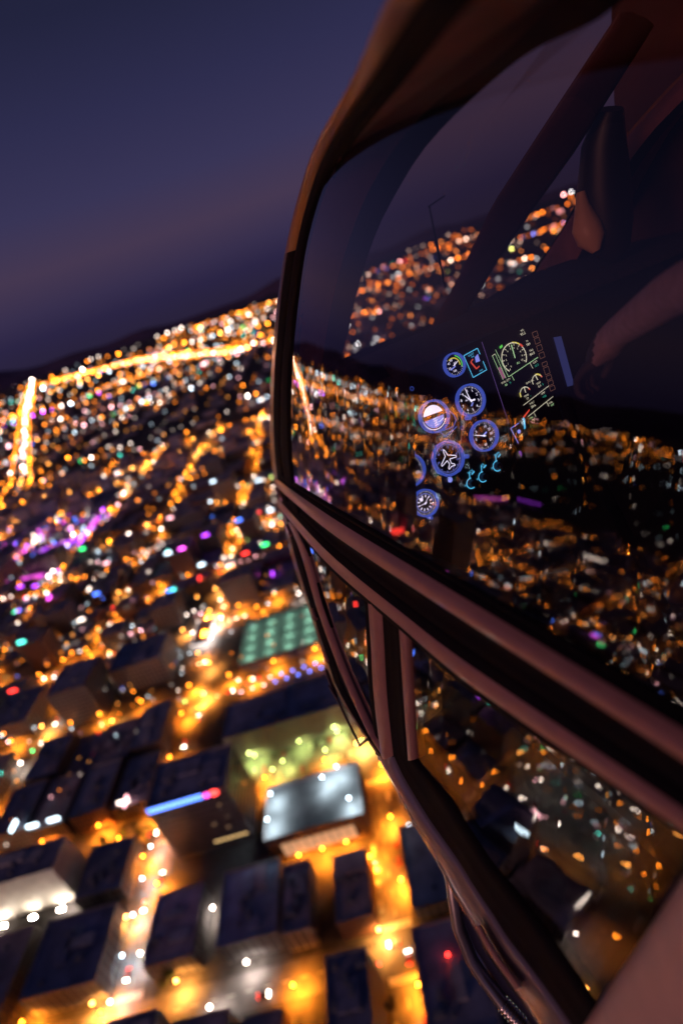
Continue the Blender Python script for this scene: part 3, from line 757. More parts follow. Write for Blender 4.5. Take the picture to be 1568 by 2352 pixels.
# centre line of the windshield
Cn = [Vector((1.2, 1.42 * (1 - t) ** 0 * (.72 + .0) + 0, 0)) for t in [0]]
def cline(t): # t 0 top .. 1 bottom
    return Vector((1.2, .62 + 1.44 * (1 - (1 - t) ** 1.6) * 1.0, .40 - .82 * t ** 1.25))
CL = [cline(k / 31) for k in range(32)]
def arc(a, c, n, bul=1.0): # rim a -> centre c: rounded in plan
    out = []
    for k in range(n + 1):
        s = k / n; e = sin(s * pi / 2)
        out.append(Vector((a[0] + (c[0] - a[0]) * s, a[1] + (c[1] - a[1]) * e, a[2] + (c[2] - a[2]) * e)))
    return out
ws = MB(); rows = []
for r, c in zip(R_, CL):
    l = arc(r, c, 12); rows.append(l + [mir(p) for p in l[-2::-1]])
ws.grid(rows); part(ws, 'windshield', ws_m)
# centre post of the windshield
pc1 = [(1415, 35), (1270, 255), (1130, 470), (1050, 640), (960, 800)]; pc2 = [(1500, 60), (1330, 330), (1215, 490), (1135, 610), (1040, 770)]
def hitplane(px, py, p0, n):
    d = hray(px, py); return d * (p0.dot(n) / d.dot(n))
cp0, cpn = Vector((1.2, 1.5, .0)), Vector((1, .0, 0))
def postpt(px, py): # a slanting plane through the middle of the windshield
    return hitplane(px, py, Vector((1.2, 1.55, -.05)), Vector((.35, 1, .95)).normalized())
def ipol(pts, n):
    out = []
    for k in range(n):
        s = (len(pts) - 1) * k / (n - 1); i = min(int(s), len(pts) - 2); t = s - i; out.append((pts[i][0] * (1 - t) + pts[i + 1][0] * t, pts[i][1] * (1 - t) + pts[i + 1][1] * t))
    return out
po = MB(); rows = []
for a, b in zip(ipol(pc1, 24), ipol(pc2, 24)):
    A_, B_ = postpt(*a), postpt(*b); n_ = Vector((-.4, -.8, .3)).normalized()
    rows.append([A_, A_.lerp(B_, .08) + n_ * .012, A_.lerp(B_, .3) + n_ * .02, A_.lerp(B_, .7) + n_ * .016, A_.lerp(B_, .92) + n_ * .008, B_, B_ - n_ * .04, A_ - n_ * .04])
po.grid(rows, 0, True); part(po, 'windshield_post', mat('post_trim', (.11, .035, .045), .6, noise=.15, scale=18))

# rails under the big window
A1 = [(640, 1096), (655, 1106), (772, 1180), (930, 1272), (1100, 1371), (1463, 1583), (1640, 1685), (1900, 1830)]; A2 = [(640, 1120), (656, 1135), (772, 1237), (930, 1344), (1100, 1452), (1463, 1678), (1640, 1790), (1900, 1950)]
B1 = [(640, 1133), (657, 1150), (772, 1262), (930, 1385), (1100, 1506), (1463, 1742), (1640, 1860), (1900, 2030)]; B2 = [(648, 1180), (664, 1196), (772, 1322), (930, 1458), (1100, 1605), (1463, 1850), (1640, 1965), (1900, 2140)]
nR = 40
cA1, cA2, cB1, cB2 = [crv(c, nR) for c in (A1, A2, B1, B2)]
rl = ridge(cA1, cA2, .024, 0, None, .02, 14, 1, (2, 5, 1)); ridge(cB1, cB2, .02, 0, rl, .02, 14, 1, (3, 6, 1)); ridge(cA2, cB1, -.012, 1, rl, .03, 4)  # black on the ridge flanks stands for shade; the groove is seal
ridge(crv([(p[0], p[1] - 8) for p in A1], nR), cA1, .001, 1, rl, .02, 2)
part(rl, 'window_rail', [paint, dark])
# sill at the bottom of the door
S1 = [(862, 1722), (880, 1750), (919, 1822), (960, 1903), (1011, 1989), (1039, 2047), (1091, 2135), (1123, 2190), (1183, 2276), (1242, 2362), (1330, 2490)]
S2 = [(905, 1738), (930, 1790), (985, 1880), (1020, 1930), (1058, 1985), (1085, 2030), (1135, 2105), (1163, 2150), (1215, 2218), (1275, 2300), (1370, 2440)]
G2 = [(936, 1727), (975, 1778), (1034, 1846), (1055, 1885), (1090, 1940), (1120, 1985), (1165, 2040), (1195, 2080), (1240, 2136), (1310, 2240), (1410, 2390)]
cS1, cS2, cG2 = [crv(c, 36) for c in (S1, S2, G2)]
sk = ridge(cS1, cS2, .02, 0, None, .05, 10); part(sk, 'door_sill', skirt_m)
ga = ridge(cS2, cG2, -.004, 0, None, .03, 3); part(ga, 'sill_seal', dark)
# post between the two lower windows
def vert(px_list): return crv(px_list, 16)
pa = [vert([(836 + k, 1375 + k * .3), (842 + k, 1480), (848 + k * 1.02, 1600), (868 + k * .9, 1745)]) for k in (0, 13, 40, 76, 92)]
po2 = ridge(pa[0], pa[1], .004, 1, None, .03, 3); ridge(pa[1], pa[2], .018, 0, po2, .03, 8); ridge(pa[2], pa[3], -.006, 1, po2, .03, 3); ridge(pa[3], pa[4], .006, 0, po2, .03, 4)
part(po2, 'window_post', [paint, dark])
# thin trims along the chin
c1 = crv([(662, 1196), (690, 1262), (728, 1387), (765, 1491), (800, 1575), (850, 1680), (885, 1735)], 30); c2 = crv([(676, 1200), (704, 1262), (741, 1387), (777, 1491), (811, 1575), (860, 1680), (896, 1735)], 30)
tr2 = ridge(c1, c2, .014, 0, None, .01, 5)
part(tr2, 'chin_trim', paint)
# B-pillar (rear edge of the door)
b1 = crv([(1640, 1900), (1568, 2012), (1450, 2190), (1340, 2352), (1270, 2470)], 20); b2 = crv([(2100, 2100), (2000, 2250), (1850, 2420), (1700, 2560), (1600, 2700)], 20)
bp = ridge(b1, b2, .03, 0, None, .05, 12, .5); part(bp, 'rear_pillar', mat('pale_bronze_paint', (.62, .4, .36), .5, .1, noise=.06, scale=30))

# panes, as columns in (u,w)
def curve_w(c):
    pts = sorted([(p[1], p[2]) for p in c])
    def f(u):
        if u <= pts[0][0]: return pts[0][1]
        for a, b in zip(pts, pts[1:]):
            if a[0] <= u <= b[0]: return a[1] + (b[1] - a[1]) * (u - a[0]) / max(1e-9, b[0] - a[0])
        return pts[-1][1]
    return f
kmax = max(range(NO), key=lambda i: I[i][1])
itop = curve_w(I[:kmax + 1]); ibot = curve_w(I[kmax:] + cG2)
rA, rB = curve_w(cA1), curve_w(cB2)
def pane(name, u0, u1, lo, hi, n=60, m=24):
    g = MB(); rows = []
    for k in range(n + 1):
        u = u0 + (u1 - u0) * k / n; a, b = lo(u), hi(u)
        if b < a: b = a + .001
        rows.append([(vS(u, w) + .006, u, w) for w in [a + (b - a) * q / m for q in range(m + 1)]])
    g.grid(rows); return part(g, name, pane_m)
umax = I[kmax][1]
pane('upper_window', -.45, umax - .002, rA, itop)
up = pa[1][8][1]; uq = pa[3][8][1]
umx2 = max(p[1] for p in I[kmax:] if p[2] < rB(1.5))
pane('lower_window', -.2, uq, ibot, rB)
pane('chin_window', up, umx2, ibot, rB)
# shell: roof, nose and belly joining the two sides
sh = MB(); rows = []
for o in O[:14]:
    rows.append([o + Vector((.0, 0, 0)), Vector((.7, o[1], o[2] + .1)), Vector((1.2, o[1], o[2] + .14)), Vector((1.7, o[1], o[2] + .1)), mir(o)])
top0 = rows[0]; rows = [[Vector((p[0], -1.4, p[2])) for p in top0], top0] + rows[1:5]
sh.grid(rows, 0); rows = []
low = O[kr:] + cS1
for o in low:
    f_ = max(0, o[1] - .7)
    rows.append([o - NOUT * .012, Vector((o[0] + .25, o[1] + f_ * .12, o[2] - .03)), Vector((1.2, o[1] + f_ * .3, o[2] - .06)), mir(Vector((o[0] + .25, o[1] + f_ * .12, o[2] - .03))), mir(o)])
rows.append([Vector((p[0], -1.4, p[2])) for p in rows[-1]])
sh.grid(rows, 0)
part(sh, 'fuselage', mat('dark_fuselage_paint', (.06, .035, .045), .35, coat=.4))
nb_ = MB(); rows = []
for t in range(9):
    rows.append([Vector((.5 + .175 * k, -1.35, -1.3 + t * .21)) for k in range(9)])
nb_.grid(rows); part(nb_, 'bulkhead', trim)
fl_ = MB(); fl_.box(.5, -1.3, -1.16, 1.95, 1.35, -1.12); part(fl_, 'cabin_floor', trim, smooth=False)
# right-hand door lining
dl = MB(); d0 = Vector((1.92, 0, 0)); dn = Vector((1, 0, 0))
e = [hitplane(x, y, d0, dn) for x, y in ipol([(1405, -200), (1402, 0), (1410, 250), (1430, 420), (1450, 600), (1470, 700)], 14)]
dl.grid([[p, p + Vector((.03, -.04, 0)), Vector((1.95, .2, p[2])), Vector((1.95, -1.3, p[2]))] for p in e]); part(dl, 'door_lining', maroon)
rw = MB(); rw.grid([[Vector((1.96 - .05 * k, 1.6, -1.1 + .8 * k)), Vector((1.96 - .05 * k, -1.3, -1.1 + .8 * k))] for k in range(2)]); part(rw, 'side_wall', trim)
# folded visor / grab handle hanging beside the right pillar
vz = MB(); vb = [(hitplane(x, y, Vector((1.5, 0, 0)), dn), r) for x, y, r in [(1400, 250, .035), (1385, 330, .06), (1385, 430, .075), (1395, 520, .07), (1405, 580, .05), (1408, 600, .02)]]
vz.tube([p for p, r in vb], [r for p, r in vb], 14); part(vz, 'visor_arm', mat('black_plastic', (.015, .012, .02), .45))
vz = MB(); vb = [(hitplane(x, y, Vector((1.42, 0, 0)), dn), r) for x, y, r in [(1333, 440, .012), (1336, 470, .02), (1346, 520, .042), (1358, 550, .04), (1368, 578, .012)]]
vz.tube([p for p, r in vb], [r for p, r in vb], 12); part(vz, 'compass_lens', mat('tan_plastic', (.85, .55, .3), .4))

# ------------------------------------------------------------------ instrument panel
PU, PT = 1.25, .22
PN = Vector((0, 1, -PT)).normalized(); PP = Vector((0, PU, -.45))
def pp(px, py, up_=0.0): return hitplane(px, py, PP - PN * up_, PN)
E1 = Vector((cos(radians(3)), 0, sin(radians(3)))); E1 = (E1 - PN * E1.dot(PN)).normalized(); E2 = -PN.cross(E1); E2 = E2 if E2[2] > 0 else -E2
black = mat('panel_black', (.014, .012, .018), .6, noise=.3, scale=90)
pb = MB()
pl = [pp(938, 850), pp(1350, 655), pp(1500, 588), pp(1720, 800), pp(1420, 1300), pp(1120, 1330), pp(958, 1260)]
bk = [p + PN * .25 for p in pl]; pb.poly(pl); pb.poly(bk[::-1])
for i in range(7): pb.poly([pl[i], pl[(i + 1) % 7], bk[(i + 1) % 7], bk[i]])
panel = part(pb, 'instrument_panel', black, smooth=False)
def sub(mb, name, mats, smooth=False): return mb.obj(name, mats, panel, smooth)
# glareshield hood and dash top
hd = MB(); rows = []
g0 = [pp(x, y) for x, y in ipol([(885, 842), (960, 808), (1100, 748), (1330, 650), (1480, 590), (1640, 520)], 16)]
for p in g0:
    f = (p[0] - g0[0][0]) / (g0[-1][0] - g0[0][0]); q = p + Vector((0, -.09 * min(1, f * 3), .0)); rows.append([p + Vector((0, -.02, -.03)), q + Vector((0, 0, -.012)), q + Vector((0, .02, .006)), p + Vector((0, .25, -.0)), Vector((p[0], 1.95 - abs(p[0] - 1.2) * .35, -.47 + .2 * min(1, f * 1.3)))])
hd.grid(rows); sub(hd, 'glareshield', mat('glareshield_leather', (.035, .025, .04), .75, noise=.3, scale=60, bump=.3), True)
# cowl along the left edge of the panel
cw = MB(); c0 = [pp(x, y, .035) for x, y in ((952, 1000), (953, 1080), (956, 1140), (959, 1250))]
cw.grid([[p + PN * .035, p, p - E1 * .012, p - E1 * .085 + PN * .02, p - E1 * .09 + PN * .05] for p in c0], 0, False); sub(cw, 'side_cowl', black)
bl = emis('backlight_blue', (.2, .28, 1), 1.6); wh = emis('backlight_white', (.62, .7, 1), 2.2); cy_m = emis('backlight_cyan', (.08, .55, 1), 1.6); gr_m = emis('mark_green', (.15, 1, .15), 1.0); ye_m = emis('mark_yellow', (.9, .9, .1), 1.0)
sg_m = emis('screen_green', (.45, .9, .5), 1.3); sw_m = emis('screen_white', (.75, .85, .7), 1.3); sr_m = emis('screen_red', (1, .12, .08), .9); sm_m = emis('screen_mauve', (.6, .25, .5), .6); st_m = emis('screen_teal', (.05, .7, .55), .8)
rim_m, Nn, Ln, bs = nt('bezel_lit'); bs.inputs['Base Color'].default_value = (.1, .12, .35, 1); bs.inputs['Roughness'].default_value = .35; bs.inputs['Emission Color'].default_value = (.06, .14, .85, 1); bs.inputs['Emission Strength'].default_value = .85; rim_m.cycles.emission_sampling = 'NONE'
dial_m = mat('dial_black', (.008, .008, .014), .5)
GM = [dial_m, wh, bl, rim_m, gr_m, ye_m, cy_m, sg_m, sw_m, sr_m, sm_m, st_m]
def font(txt, size):
    cu = bpy.data.curves.new('numeral', 'FONT'); cu.body = txt; cu.size = size; cu.align_x = 'CENTER'; cu.align_y = 'CENTER'; cu.resolution_u = 2
    o = bpy.data.objects.new('numeral', cu); COL.objects.link(o); dg = bpy.context.evaluated_depsgraph_get(); me = bpy.data.meshes.new_from_object(o.evaluated_get(dg))
    vs = [v.co.copy() for v in me.vertices]; fs = [list(p.vertices) for p in me.polygons]
    bpy.data.objects.remove(o); bpy.data.curves.remove(cu); bpy.data.meshes.remove(me); return vs, fs
class G2D(MB):                                  # marks drawn in the plane of the panel, lifted a little
    def __init__(s, c, rot=0): super().__init__(); s.c = c; s.r = radians(rot)
    def P(s, x, y, z=0):
        X, Y = x * cos(s.r) - y * sin(s.r), x * sin(s.r) + y * cos(s.r); return s.c + E1 * X + E2 * Y - PN * z
    def q(s, pts, mi, z=.004): s.poly([s.P(x, y, z) for x, y in pts], mi)
    def line(s, x0, y0, x1, y1, w, mi, z=.004):
        d = Vector((x1 - x0, y1 - y0)); n = Vector((-d[1], d[0])).normalized() * w / 2
        s.q([(x0 - n[0], y0 - n[1]), (x1 - n[0], y1 - n[1]), (x1 + n[0], y1 + n[1]), (x0 + n[0], y0 + n[1])], mi, z)
    def arc(s, r0, r1, a0, a1, mi, z=.004, n=24, cx=0, cy=0):
        for k in range(n):
            a, b = radians(a0 + (a1 - a0) * k / n), radians(a0 + (a1 - a0) * (k + 1) / n)
            s.q([(cx + r0 * cos(a), cy + r0 * sin(a)), (cx + r1 * cos(a), cy + r1 * sin(a)), (cx + r1 * cos(b), cy + r1 * sin(b)), (cx + r0 * cos(b), cy + r0 * sin(b))], mi, z)
    def text(s, t, x, y, size, mi, rot=0, z=.004):
        vs, fs = font(t, size); n = len(s.v); r = radians(rot)
        s.v += [tuple(s.P(x + v[0] * cos(r) - v[1] * sin(r), y + v[0] * sin(r) + v[1] * cos(r), z)) for v in vs]
        for f in fs: s.f.append([n + i for i in f]); s.m.append(mi)
    def disc(s, r, mi, z, n=32, cx=0, cy=0): s.q([(cx + r * cos(2 * pi * k / n), cy + r * sin(2 * pi * k / n)) for k in range(n)], mi, z)
    def ring(s, r0, r1, z0, z1, mi, n=36, flat=False):    # raised bezel
        rows = []
        for k in range(n):
            a = 2 * pi * k / n; rows.append([s.P(r * cos(a), r * sin(a), z) for r, z in ((r0, z0), (r0 * 1.0, z1), ((r0 + r1) / 2, z1 * 1.15), (r1, z1), (r1, z0))])
        rows.append(rows[0]); s.grid(rows, mi)
def gauge(px, py, r, name, draw, rot=0, knob=None):
    c = pp(px, py); g = G2D(c, rot); g.disc(r, 0, .003); draw(g, r); o = sub(g, name, GM)
    b = G2D(c, rot); b.ring(r, r * 1.13, 0, .013, 3)
    if knob: x, y = knob; b.tube([b.P(x * r, y * r, 0), b.P(x * r, y * r, .02)], r * .14, 10, 3)
    ob = b.mesh('bezel', GM, True); bo = bpy.data.objects.new('gauge_bezel', ob); COL.objects.link(bo); bo.parent = panel
    return o
def ticks(g, r, a0, a1, n, big, mi=1, l=.1, w=.02, R0=.95):
    for k in range(n + 1):
        a = radians(a0 + (a1 - a0) * k / n); L = l * (1.7 if k % big == 0 else 1)
        g.line(r * (R0 - L) * cos(a), r * (R0 - L) * sin(a), r * R0 * cos(a), r * R0 * sin(a), r * w * (1.5 if k % big == 0 else 1), mi)
def needle(g, r, a, l=.75, w=.07, mi=1):
    a = radians(a); g.q([(-.15 * r * cos(a) - w * r * sin(a) * .7, -.15 * r * sin(a) + w * r * cos(a) * .7), (-.15 * r * cos(a) + w * r * sin(a) * .7, -.15 * r * sin(a) - w * r * cos(a) * .7), (l * r * cos(a) + w * .3 * r * sin(a), l * r * sin(a) - w * .3 * r * cos(a)), (l * r * cos(a) - w * .3 * r * sin(a), l * r * sin(a) + w * .3 * r * cos(a))], mi, .007)
    g.disc(r * .08, mi, .0075, 12)
def d_eng(g, r):
    g.arc(.82 * r, .93 * r, -30, 60, 4); g.arc(.6 * r, .7 * r, -20, 120, 5); ticks(g, r, 130, 330, 16, 4, 1, .1)
    for t, x, y in (('40', -.45, .3), ('60', -.1, .5), ('20', -.55, -.15), ('80', .2, .1)): g.text(t, x * r, y * r, .3 * r, 1)
    g.line(-.5 * r, -.3 * r, .1 * r, -.15 * r, .12 * r, 2); g.text('NR', -.1 * r, -.55 * r, .28 * r, 1); needle(g, r, 20, .6, .05)
def d_alt(g, r):
    ticks(g, r, 90, 450, 50, 5, 1, .08)
    for k in range(10): a = radians(90 - 36 * k - 4); g.text(str(k), .68 * r * cos(a), .68 * r * sin(a), .27 * r, 1)
    needle(g, r, 95, .85, .06); needle(g, r, 122, .6, .07); g.q([(.05 * r, -.12 * r), (.38 * r, -.16 * r), (.42 * r, -.05 * r), (.1 * r, 0)], 1); g.text('ALT', -.2 * r, .12 * r, .17 * r, 1); g.line(-.1 * r, -.4 * r, .1 * r, -.2 * r, .05 * r, 2); g.line(-.02 * r, -.42 * r, .18 * r, -.22 * r, .05 * r, 2)
def d_att(g, r):
    rr = .78; g.q([(rr * r * cos(radians(a)), rr * r * sin(radians(a)) if 0 else rr * r * sin(radians(a))) for a in range(8, 173, 11)], 1)
    g.q([(rr * r * cos(radians(a)), rr * r * sin(radians(a))) for a in range(184, 357, 11)], 2, .0035)
    g.line(-.75 * r, .1 * r, .75 * r, .1 * r, .03 * r, 0, .006)
    for k in range(4): g.line(-.18 * r, (-.15 - .15 * k) * r, .18 * r, (-.15 - .15 * k) * r, .045 * r, 1, .006)
    g.line(0, -.1 * r, 0, -.65 * r, .04 * r, 1, .006); g.line(.2 * r, -.5 * r, .65 * r, -.35 * r, .06 * r, 1, .006); g.arc(.86 * r, .92 * r, 180, 330, 1); g.q([(.3 * r, -.05 * r), (.42 * r, -.02 * r), (.38 * r, -.16 * r)], 9, .006)
def d_vsi(g, r):
    ticks(g, r, 0, 360, 36, 3, 1, .08)
    for t, a in (('10', 55), ('20', 20), ('30', -10), ('20', -48), ('10', -100), ('5', 130), ('0', 180)): a = radians(a); g.text(t, .66 * r * cos(a), .66 * r * sin(a), .26 * r, 1)
    needle(g, r, 152, .82, .06); g.line(-.1 * r, 0, .35 * r, .14 * r, .12 * r, 2)
def d_hdg(g, r):
    ticks(g, r, 0, 360, 72, 6, 2, .1)
    P = [(0, .66), (.07, .5), (.09, .2), (.6, -.12), (.6, -.24), (.1, -.1), (.07, -.4), (.25, -.56), (.25, -.66), (0, -.58)]
    P = P + [(-x, y) for x, y in P[-2:0:-1]]
    for a, b in zip(P, P[1:] + P[:1]): g.line(a[0] * r, a[1] * r, b[0] * r, b[1] * r, .05 * r, 1)
    for t, a in (('N', 100), ('3', 60), ('6', 30), ('E', -5), ('S', -85), ('W', 175), ('33', 130), ('12', -35)): a = radians(a); g.text(t, .7 * r * cos(a), .7 * r * sin(a), .18 * r, 2)
def d_asi(g, r):
    ticks(g, r, 0, 360, 40, 4, 1, .1); needle(g, r, 60, .8, .07); g.q([(-.1 * r, .1 * r), (.6 * r, .3 * r), (.6 * r, .45 * r), (-.1 * r, .3 * r)], 2); g.text('60', .5 * r, -.4 * r, .3 * r, 1)
def d_clk(g, r):
    ticks(g, r, 0, 360, 60, 5, 1, .07); g.arc(.72 * r, .77 * r, 0, 360, 2)
    for k in range(12): a = radians(30 * k); g.line(.45 * r * cos(a), .45 * r * sin(a), .66 * r * cos(a), .66 * r * sin(a), .09 * r, 1)
    g.disc(.16 * r, 1, .006, 12, -.2 * r, .4 * r); needle(g, r, 180, .45, .06); needle(g, r, 40, .5, .05)
gauge(1040, 839, .0285, 'engine_gauge', d_eng)
gauge(1077, 920, .0395, 'altimeter', d_alt, knob=(-.75, -1.0))
gauge(994, 957, .0395, 'attitude_gauge', d_att, -2)
gauge(1108, 1001, .039, 'vertical_speed_gauge', d_vsi)
gauge(1026, 1053, .0425, 'heading_gauge', d_hdg, 4, knob=(1.12, -.5))
gauge(938, 1080, .04, 'airspeed_gauge', d_asi)
gauge(974, 1155, .034, 'panel_clock', d_clk, knob=(-.2, -1.2))
# square housings round the attitude and heading gauges
h_ = G2D(pp(994, 957)); r = .0395
for a, b in zip([(.2, -1.15), (1.05, -1.25), (1.45, -.9), (1.4, -.5), (1.1, .1)], [(1.05, -1.25), (1.45, -.9), (1.4, -.5), (1.1, .1), (1.0, .5)]): h_.line(a[0] * r, a[1] * r, b[0] * r, b[1] * r, .07 * r, 3, .006)
h_.line(-.05 * r, -1.1 * r, .2 * r, -1.6 * r, .06 * r, 3, .006); h_.line(.2 * r, -1.6 * r, 1.3 * r, -1.35 * r, .07 * r, 3, .006)
sub(h_, 'attitude_housing', GM)
h_ = G2D(pp(1026, 1053)); r = .0425
pts_ = [(1.22 * cos(radians(22.5 + 45 * k)), 1.22 * sin(radians(22.5 + 45 * k))) for k in range(9)]
for a, b in zip(pts_[:-1], pts_[1:]): h_.line(a[0] * r, a[1] * r, b[0] * r, b[1] * r, .05 * r, 3, .006)
h_.disc(.18 * r, 2, .01, 12, -.5 * r, -1.28 * r); sub(h_, 'heading_housing', GM)
# blue framed warning display
s = G2D(pp(1089, 834), 2); w, h = .024, .032
for a, b in (((-w, -h), (w, -h)), ((w, -h), (w, -.2 * h)), ((w, .45 * h), (w, h)), ((w, h), (-w, h)), ((-w, h), (-w, -h))): s.line(*a, *b, .0022, 6)
s.q([(.002, .0), (.016, -.002), (.018, .018), (.006, .014)], 2); s.line(-.012, .008, -.004, -.016, .004, 9); s.line(-.004, -.016, .008, -.013, .003, 9); s.line(-.012, .008, -.002, .012, .003, 9); s.text('LIGHT', -.002, .025, .007, 6); s.text('NAV', .008, -.026, .006, 6); s.text('ON', .0, .018, .006, 6)
sub(s, 'warning_display', GM)
# divider line and engine screen
s = G2D(pp(1104, 786)); q_ = pp(1166, 974) - pp(1104, 786); s.line(0, 0, q_.dot(E1), q_.dot(E2), .0022, 2); sub(s, 'panel_divider', [dial_m, wh, emis('divider_mauve', (.16, .1, .42), .6)])
s = G2D(pp(1178, 822), 1); r = .042
s.arc(.94 * r, r, -42, 222, 8, n=40); s.arc(.94 * r, r * 1.03, 40, 75, 5); s.arc(.93 * r, 1.06 * r, 22, 38, 9, n=6)
for k in range(11): a = radians(222 - 26 * k); s.line(.78 * r * cos(a), .78 * r * sin(a), .92 * r * cos(a), .92 * r * sin(a), .035 * r, 8); s.text(str(k), .64 * r * cos(a), .64 * r * sin(a), .17 * r, 8)
s.line(.02 * r, -.05 * r, .12 * r, .85 * r, .07 * r, 7, .006); s.text('FLI', .15 * r, -.45 * r, .2 * r, 7); s.q([(-.75 * r, .95 * r), (-.5 * r, 1.0 * r), (-.5 * r, 1.15 * r), (-.75 * r, 1.1 * r)], 4)
s.line(-.95 * r, -.95 * r, 1.75 * r, -.75 * r, .035 * r, 7); s.line(-.95 * r, -.95 * r, -1.1 * r, 1.05 * r, .03 * r, 7); s.line(1.0 * r, -.8 * r, 1.05 * r, -1.25 * r, .03 * r, 8); s.line(-.7 * r, -.95 * r, -.65 * r, -1.35 * r, .03 * r, 7)
s.line(-1.5 * r, .8 * r, -1.42 * r, -.95 * r, .03 * r, 7); s.line(-1.25 * r, .8 * r, -1.17 * r, -.95 * r, .03 * r, 7); s.line(-1.5 * r, .8 * r, -1.25 * r, .82 * r, .03 * r, 8); s.q([(-1.42 * r, -.9 * r), (-1.19 * r, -.9 * r), (-1.23 * r, -.1 * r), (-1.46 * r, -.1 * r)], 10)
for t, x, y, z_, c_ in (('NG', 1.35, 1.35, .16, 8), ('95.2', 1.3, 1.12, .24, 8), ('T4', 1.4, .55, .16, 8), ('789', 1.4, .32, .22, 8), ('TRQ', 1.45, -.12, .16, 8), ('84.0', 1.42, -.36, .24, 8), ('OAT', 1.4, -.95, .18, 8), ('25.5', 1.42, -1.2, .2, 11), ('FUEL QTY', -1.25, -1.12, .17, 8), ('58', -1.35, -1.35, .2, 7), ('%', -1.0, -1.35, .2, 11)): s.text(t, x * r, y * r, z_ * r, c_)
for k, (x, y) in enumerate(((-.2, -2.5), (1.05, -2.15))):
    s.arc(.4 * r, .45 * r, 10, 190, 8, cx=x * r, cy=y * r); s.line(x * r, (y + .05) * r, (x + (-.05 if k else .04)) * r, (y + .42) * r, .06 * r, 8, .006); s.arc(.38 * r, .48 * r, (30 if k else 150), (90 if k else 190), 5, cx=x * r, cy=y * r); s.arc(.38 * r, .48 * r, 10, 30, 9, cx=x * r, cy=y * r, n=6)
    s.text(('TEMP', 'PRES')[k], x * r, (y - .18) * r, .17 * r, 8); s.text(('77', '0.3')[k], x * r, (y - .4) * r, .2 * r, 8); s.text(('°', 'b')[k], (x + .3) * r, (y - .4) * r, .2 * r, 11)
s.text('ENG OIL', .45 * r, -1.95 * r, .17 * r, 8); s.line(-.7 * r, -3.15 * r, 1.75 * r, -2.85 * r, .035 * r, 8); s.line(-.7 * r, -4.0 * r, 1.75 * r, -3.65 * r, .035 * r, 8)
for t, x, y, z_, c_ in (('VOLT', .0, -3.3, .17, 8), ('28.6', .0, -3.55, .24, 8), ('AMP', 1.1, -3.1, .17, 8), ('+30', 1.1, -3.35, .22, 11), ('FUEL', 1.4, -3.95, .16, 8), ('107', 1.45, -4.15, .2, 7), ('TIME', -.5, -4.2, .16, 7), ('15', -.4, -4.4, .18, 7)): s.text(t, x * r, y * r, z_ * r, c_)
s.line(1.1 * r, -3.75 * r, 1.15 * r, -4.1 * r, .035 * r, 8); s.line(-.15 * r, -3.95 * r, -.12 * r, -4.3 * r, .03 * r, 8)
sub(s, 'engine_screen', GM)
# key column and blue strip
s = G2D(pp(1245, 828)); a0, a1 = pp(1224, 762), pp(1268, 900); d_ = a1 - a0; kx, ky = d_.dot(E1), d_.dot(E2); off0 = a0 - s.c; ox, oy = off0.dot(E1), off0.dot(E2)
ang = atan2(ky, kx); L = sqrt(kx * kx + ky * ky)
for k, (p, ln) in enumerate(((0, .09), (.1, .1), (.22, .1), (.34, .1), (.5, .07), (.58, .13), (.72, .08), (.81, .08), (.9, .08))):
    cx0, cy0 = ox + kx * (p + ln / 2), oy + ky * (p + ln / 2); hx, hy = .0085, L * ln / 2 * .85; ca, sa = cos(ang + pi / 2), sin(ang + pi / 2)
    Q = [(cx0 + x * ca - y * sa, cy0 + x * sa + y * ca) for x, y in ((-hx, -hy), (hx, -hy), (hx, hy), (-hx, hy))]
    for a, b in zip(Q, Q[1:] + Q[:1]): s.line(*a, *b, .0014, 2)
sub(s, 'key_column', [dial_m, wh, emis('key_edge', (.5, .26, .22), .35)])
s = G2D(pp(1294, 832)); Q = [pp(x, y, .004) for x, y in ((1270, 775), (1288, 772), (1318, 884), (1302, 888))]; s.poly(Q, 0); sub(s, 'lit_strip', emis('strip_blue', (.05, .07, .3), .55))
# small screen and lit knobs low on the panel
s = G2D(pp(1188, 992), 0); s.line(-.02, .02, .012, .022, .002, 2); s.line(-.02, .02, -.014, -.03, .002, 2); s.q([(.02, -.002), (.027, .0), (.035, .03), (.03, .03)], 6); s.q([(.03, .026), (.058, .038), (.06, .043), (.031, .032)], 9); s.disc(.006, 2, .004, 10, .002, .0); s.text('AP', .004, -.014, .01, 7); sub(s, 'small_screen', GM)
for (x, y, t) in ((1080, 1110, 'VOL'), (1107, 1095, '25'), (1140, 1070, 'DIM')):
    s = G2D(pp(x, y), 8); s.arc(.013, .016, 60, 280, 6, n=14); s.line(.002, .012, .012, .03, .003, 6); s.line(.014, .02, .026, .022, .004, 6); s.text(t, .016, .028, .011, 6); s.text('=', -.018, .004, .014, 6)
    s.tube([s.P(0, 0, 0), s.P(0, 0, .018)], [.011, .009], 14, 2); sub(s, 'knob', [dial_m, wh, mat('knob_blue', (.03, .04, .12), .4), rim_m, gr_m, ye_m, cy_m])
for (x, y) in ((1059, 983), (948, 1040), (944, 893)): s = G2D(pp(x, y)); s.arc(.004, .0058, 0, 360, 3, n=12); sub(s, 'panel_screw', GM)

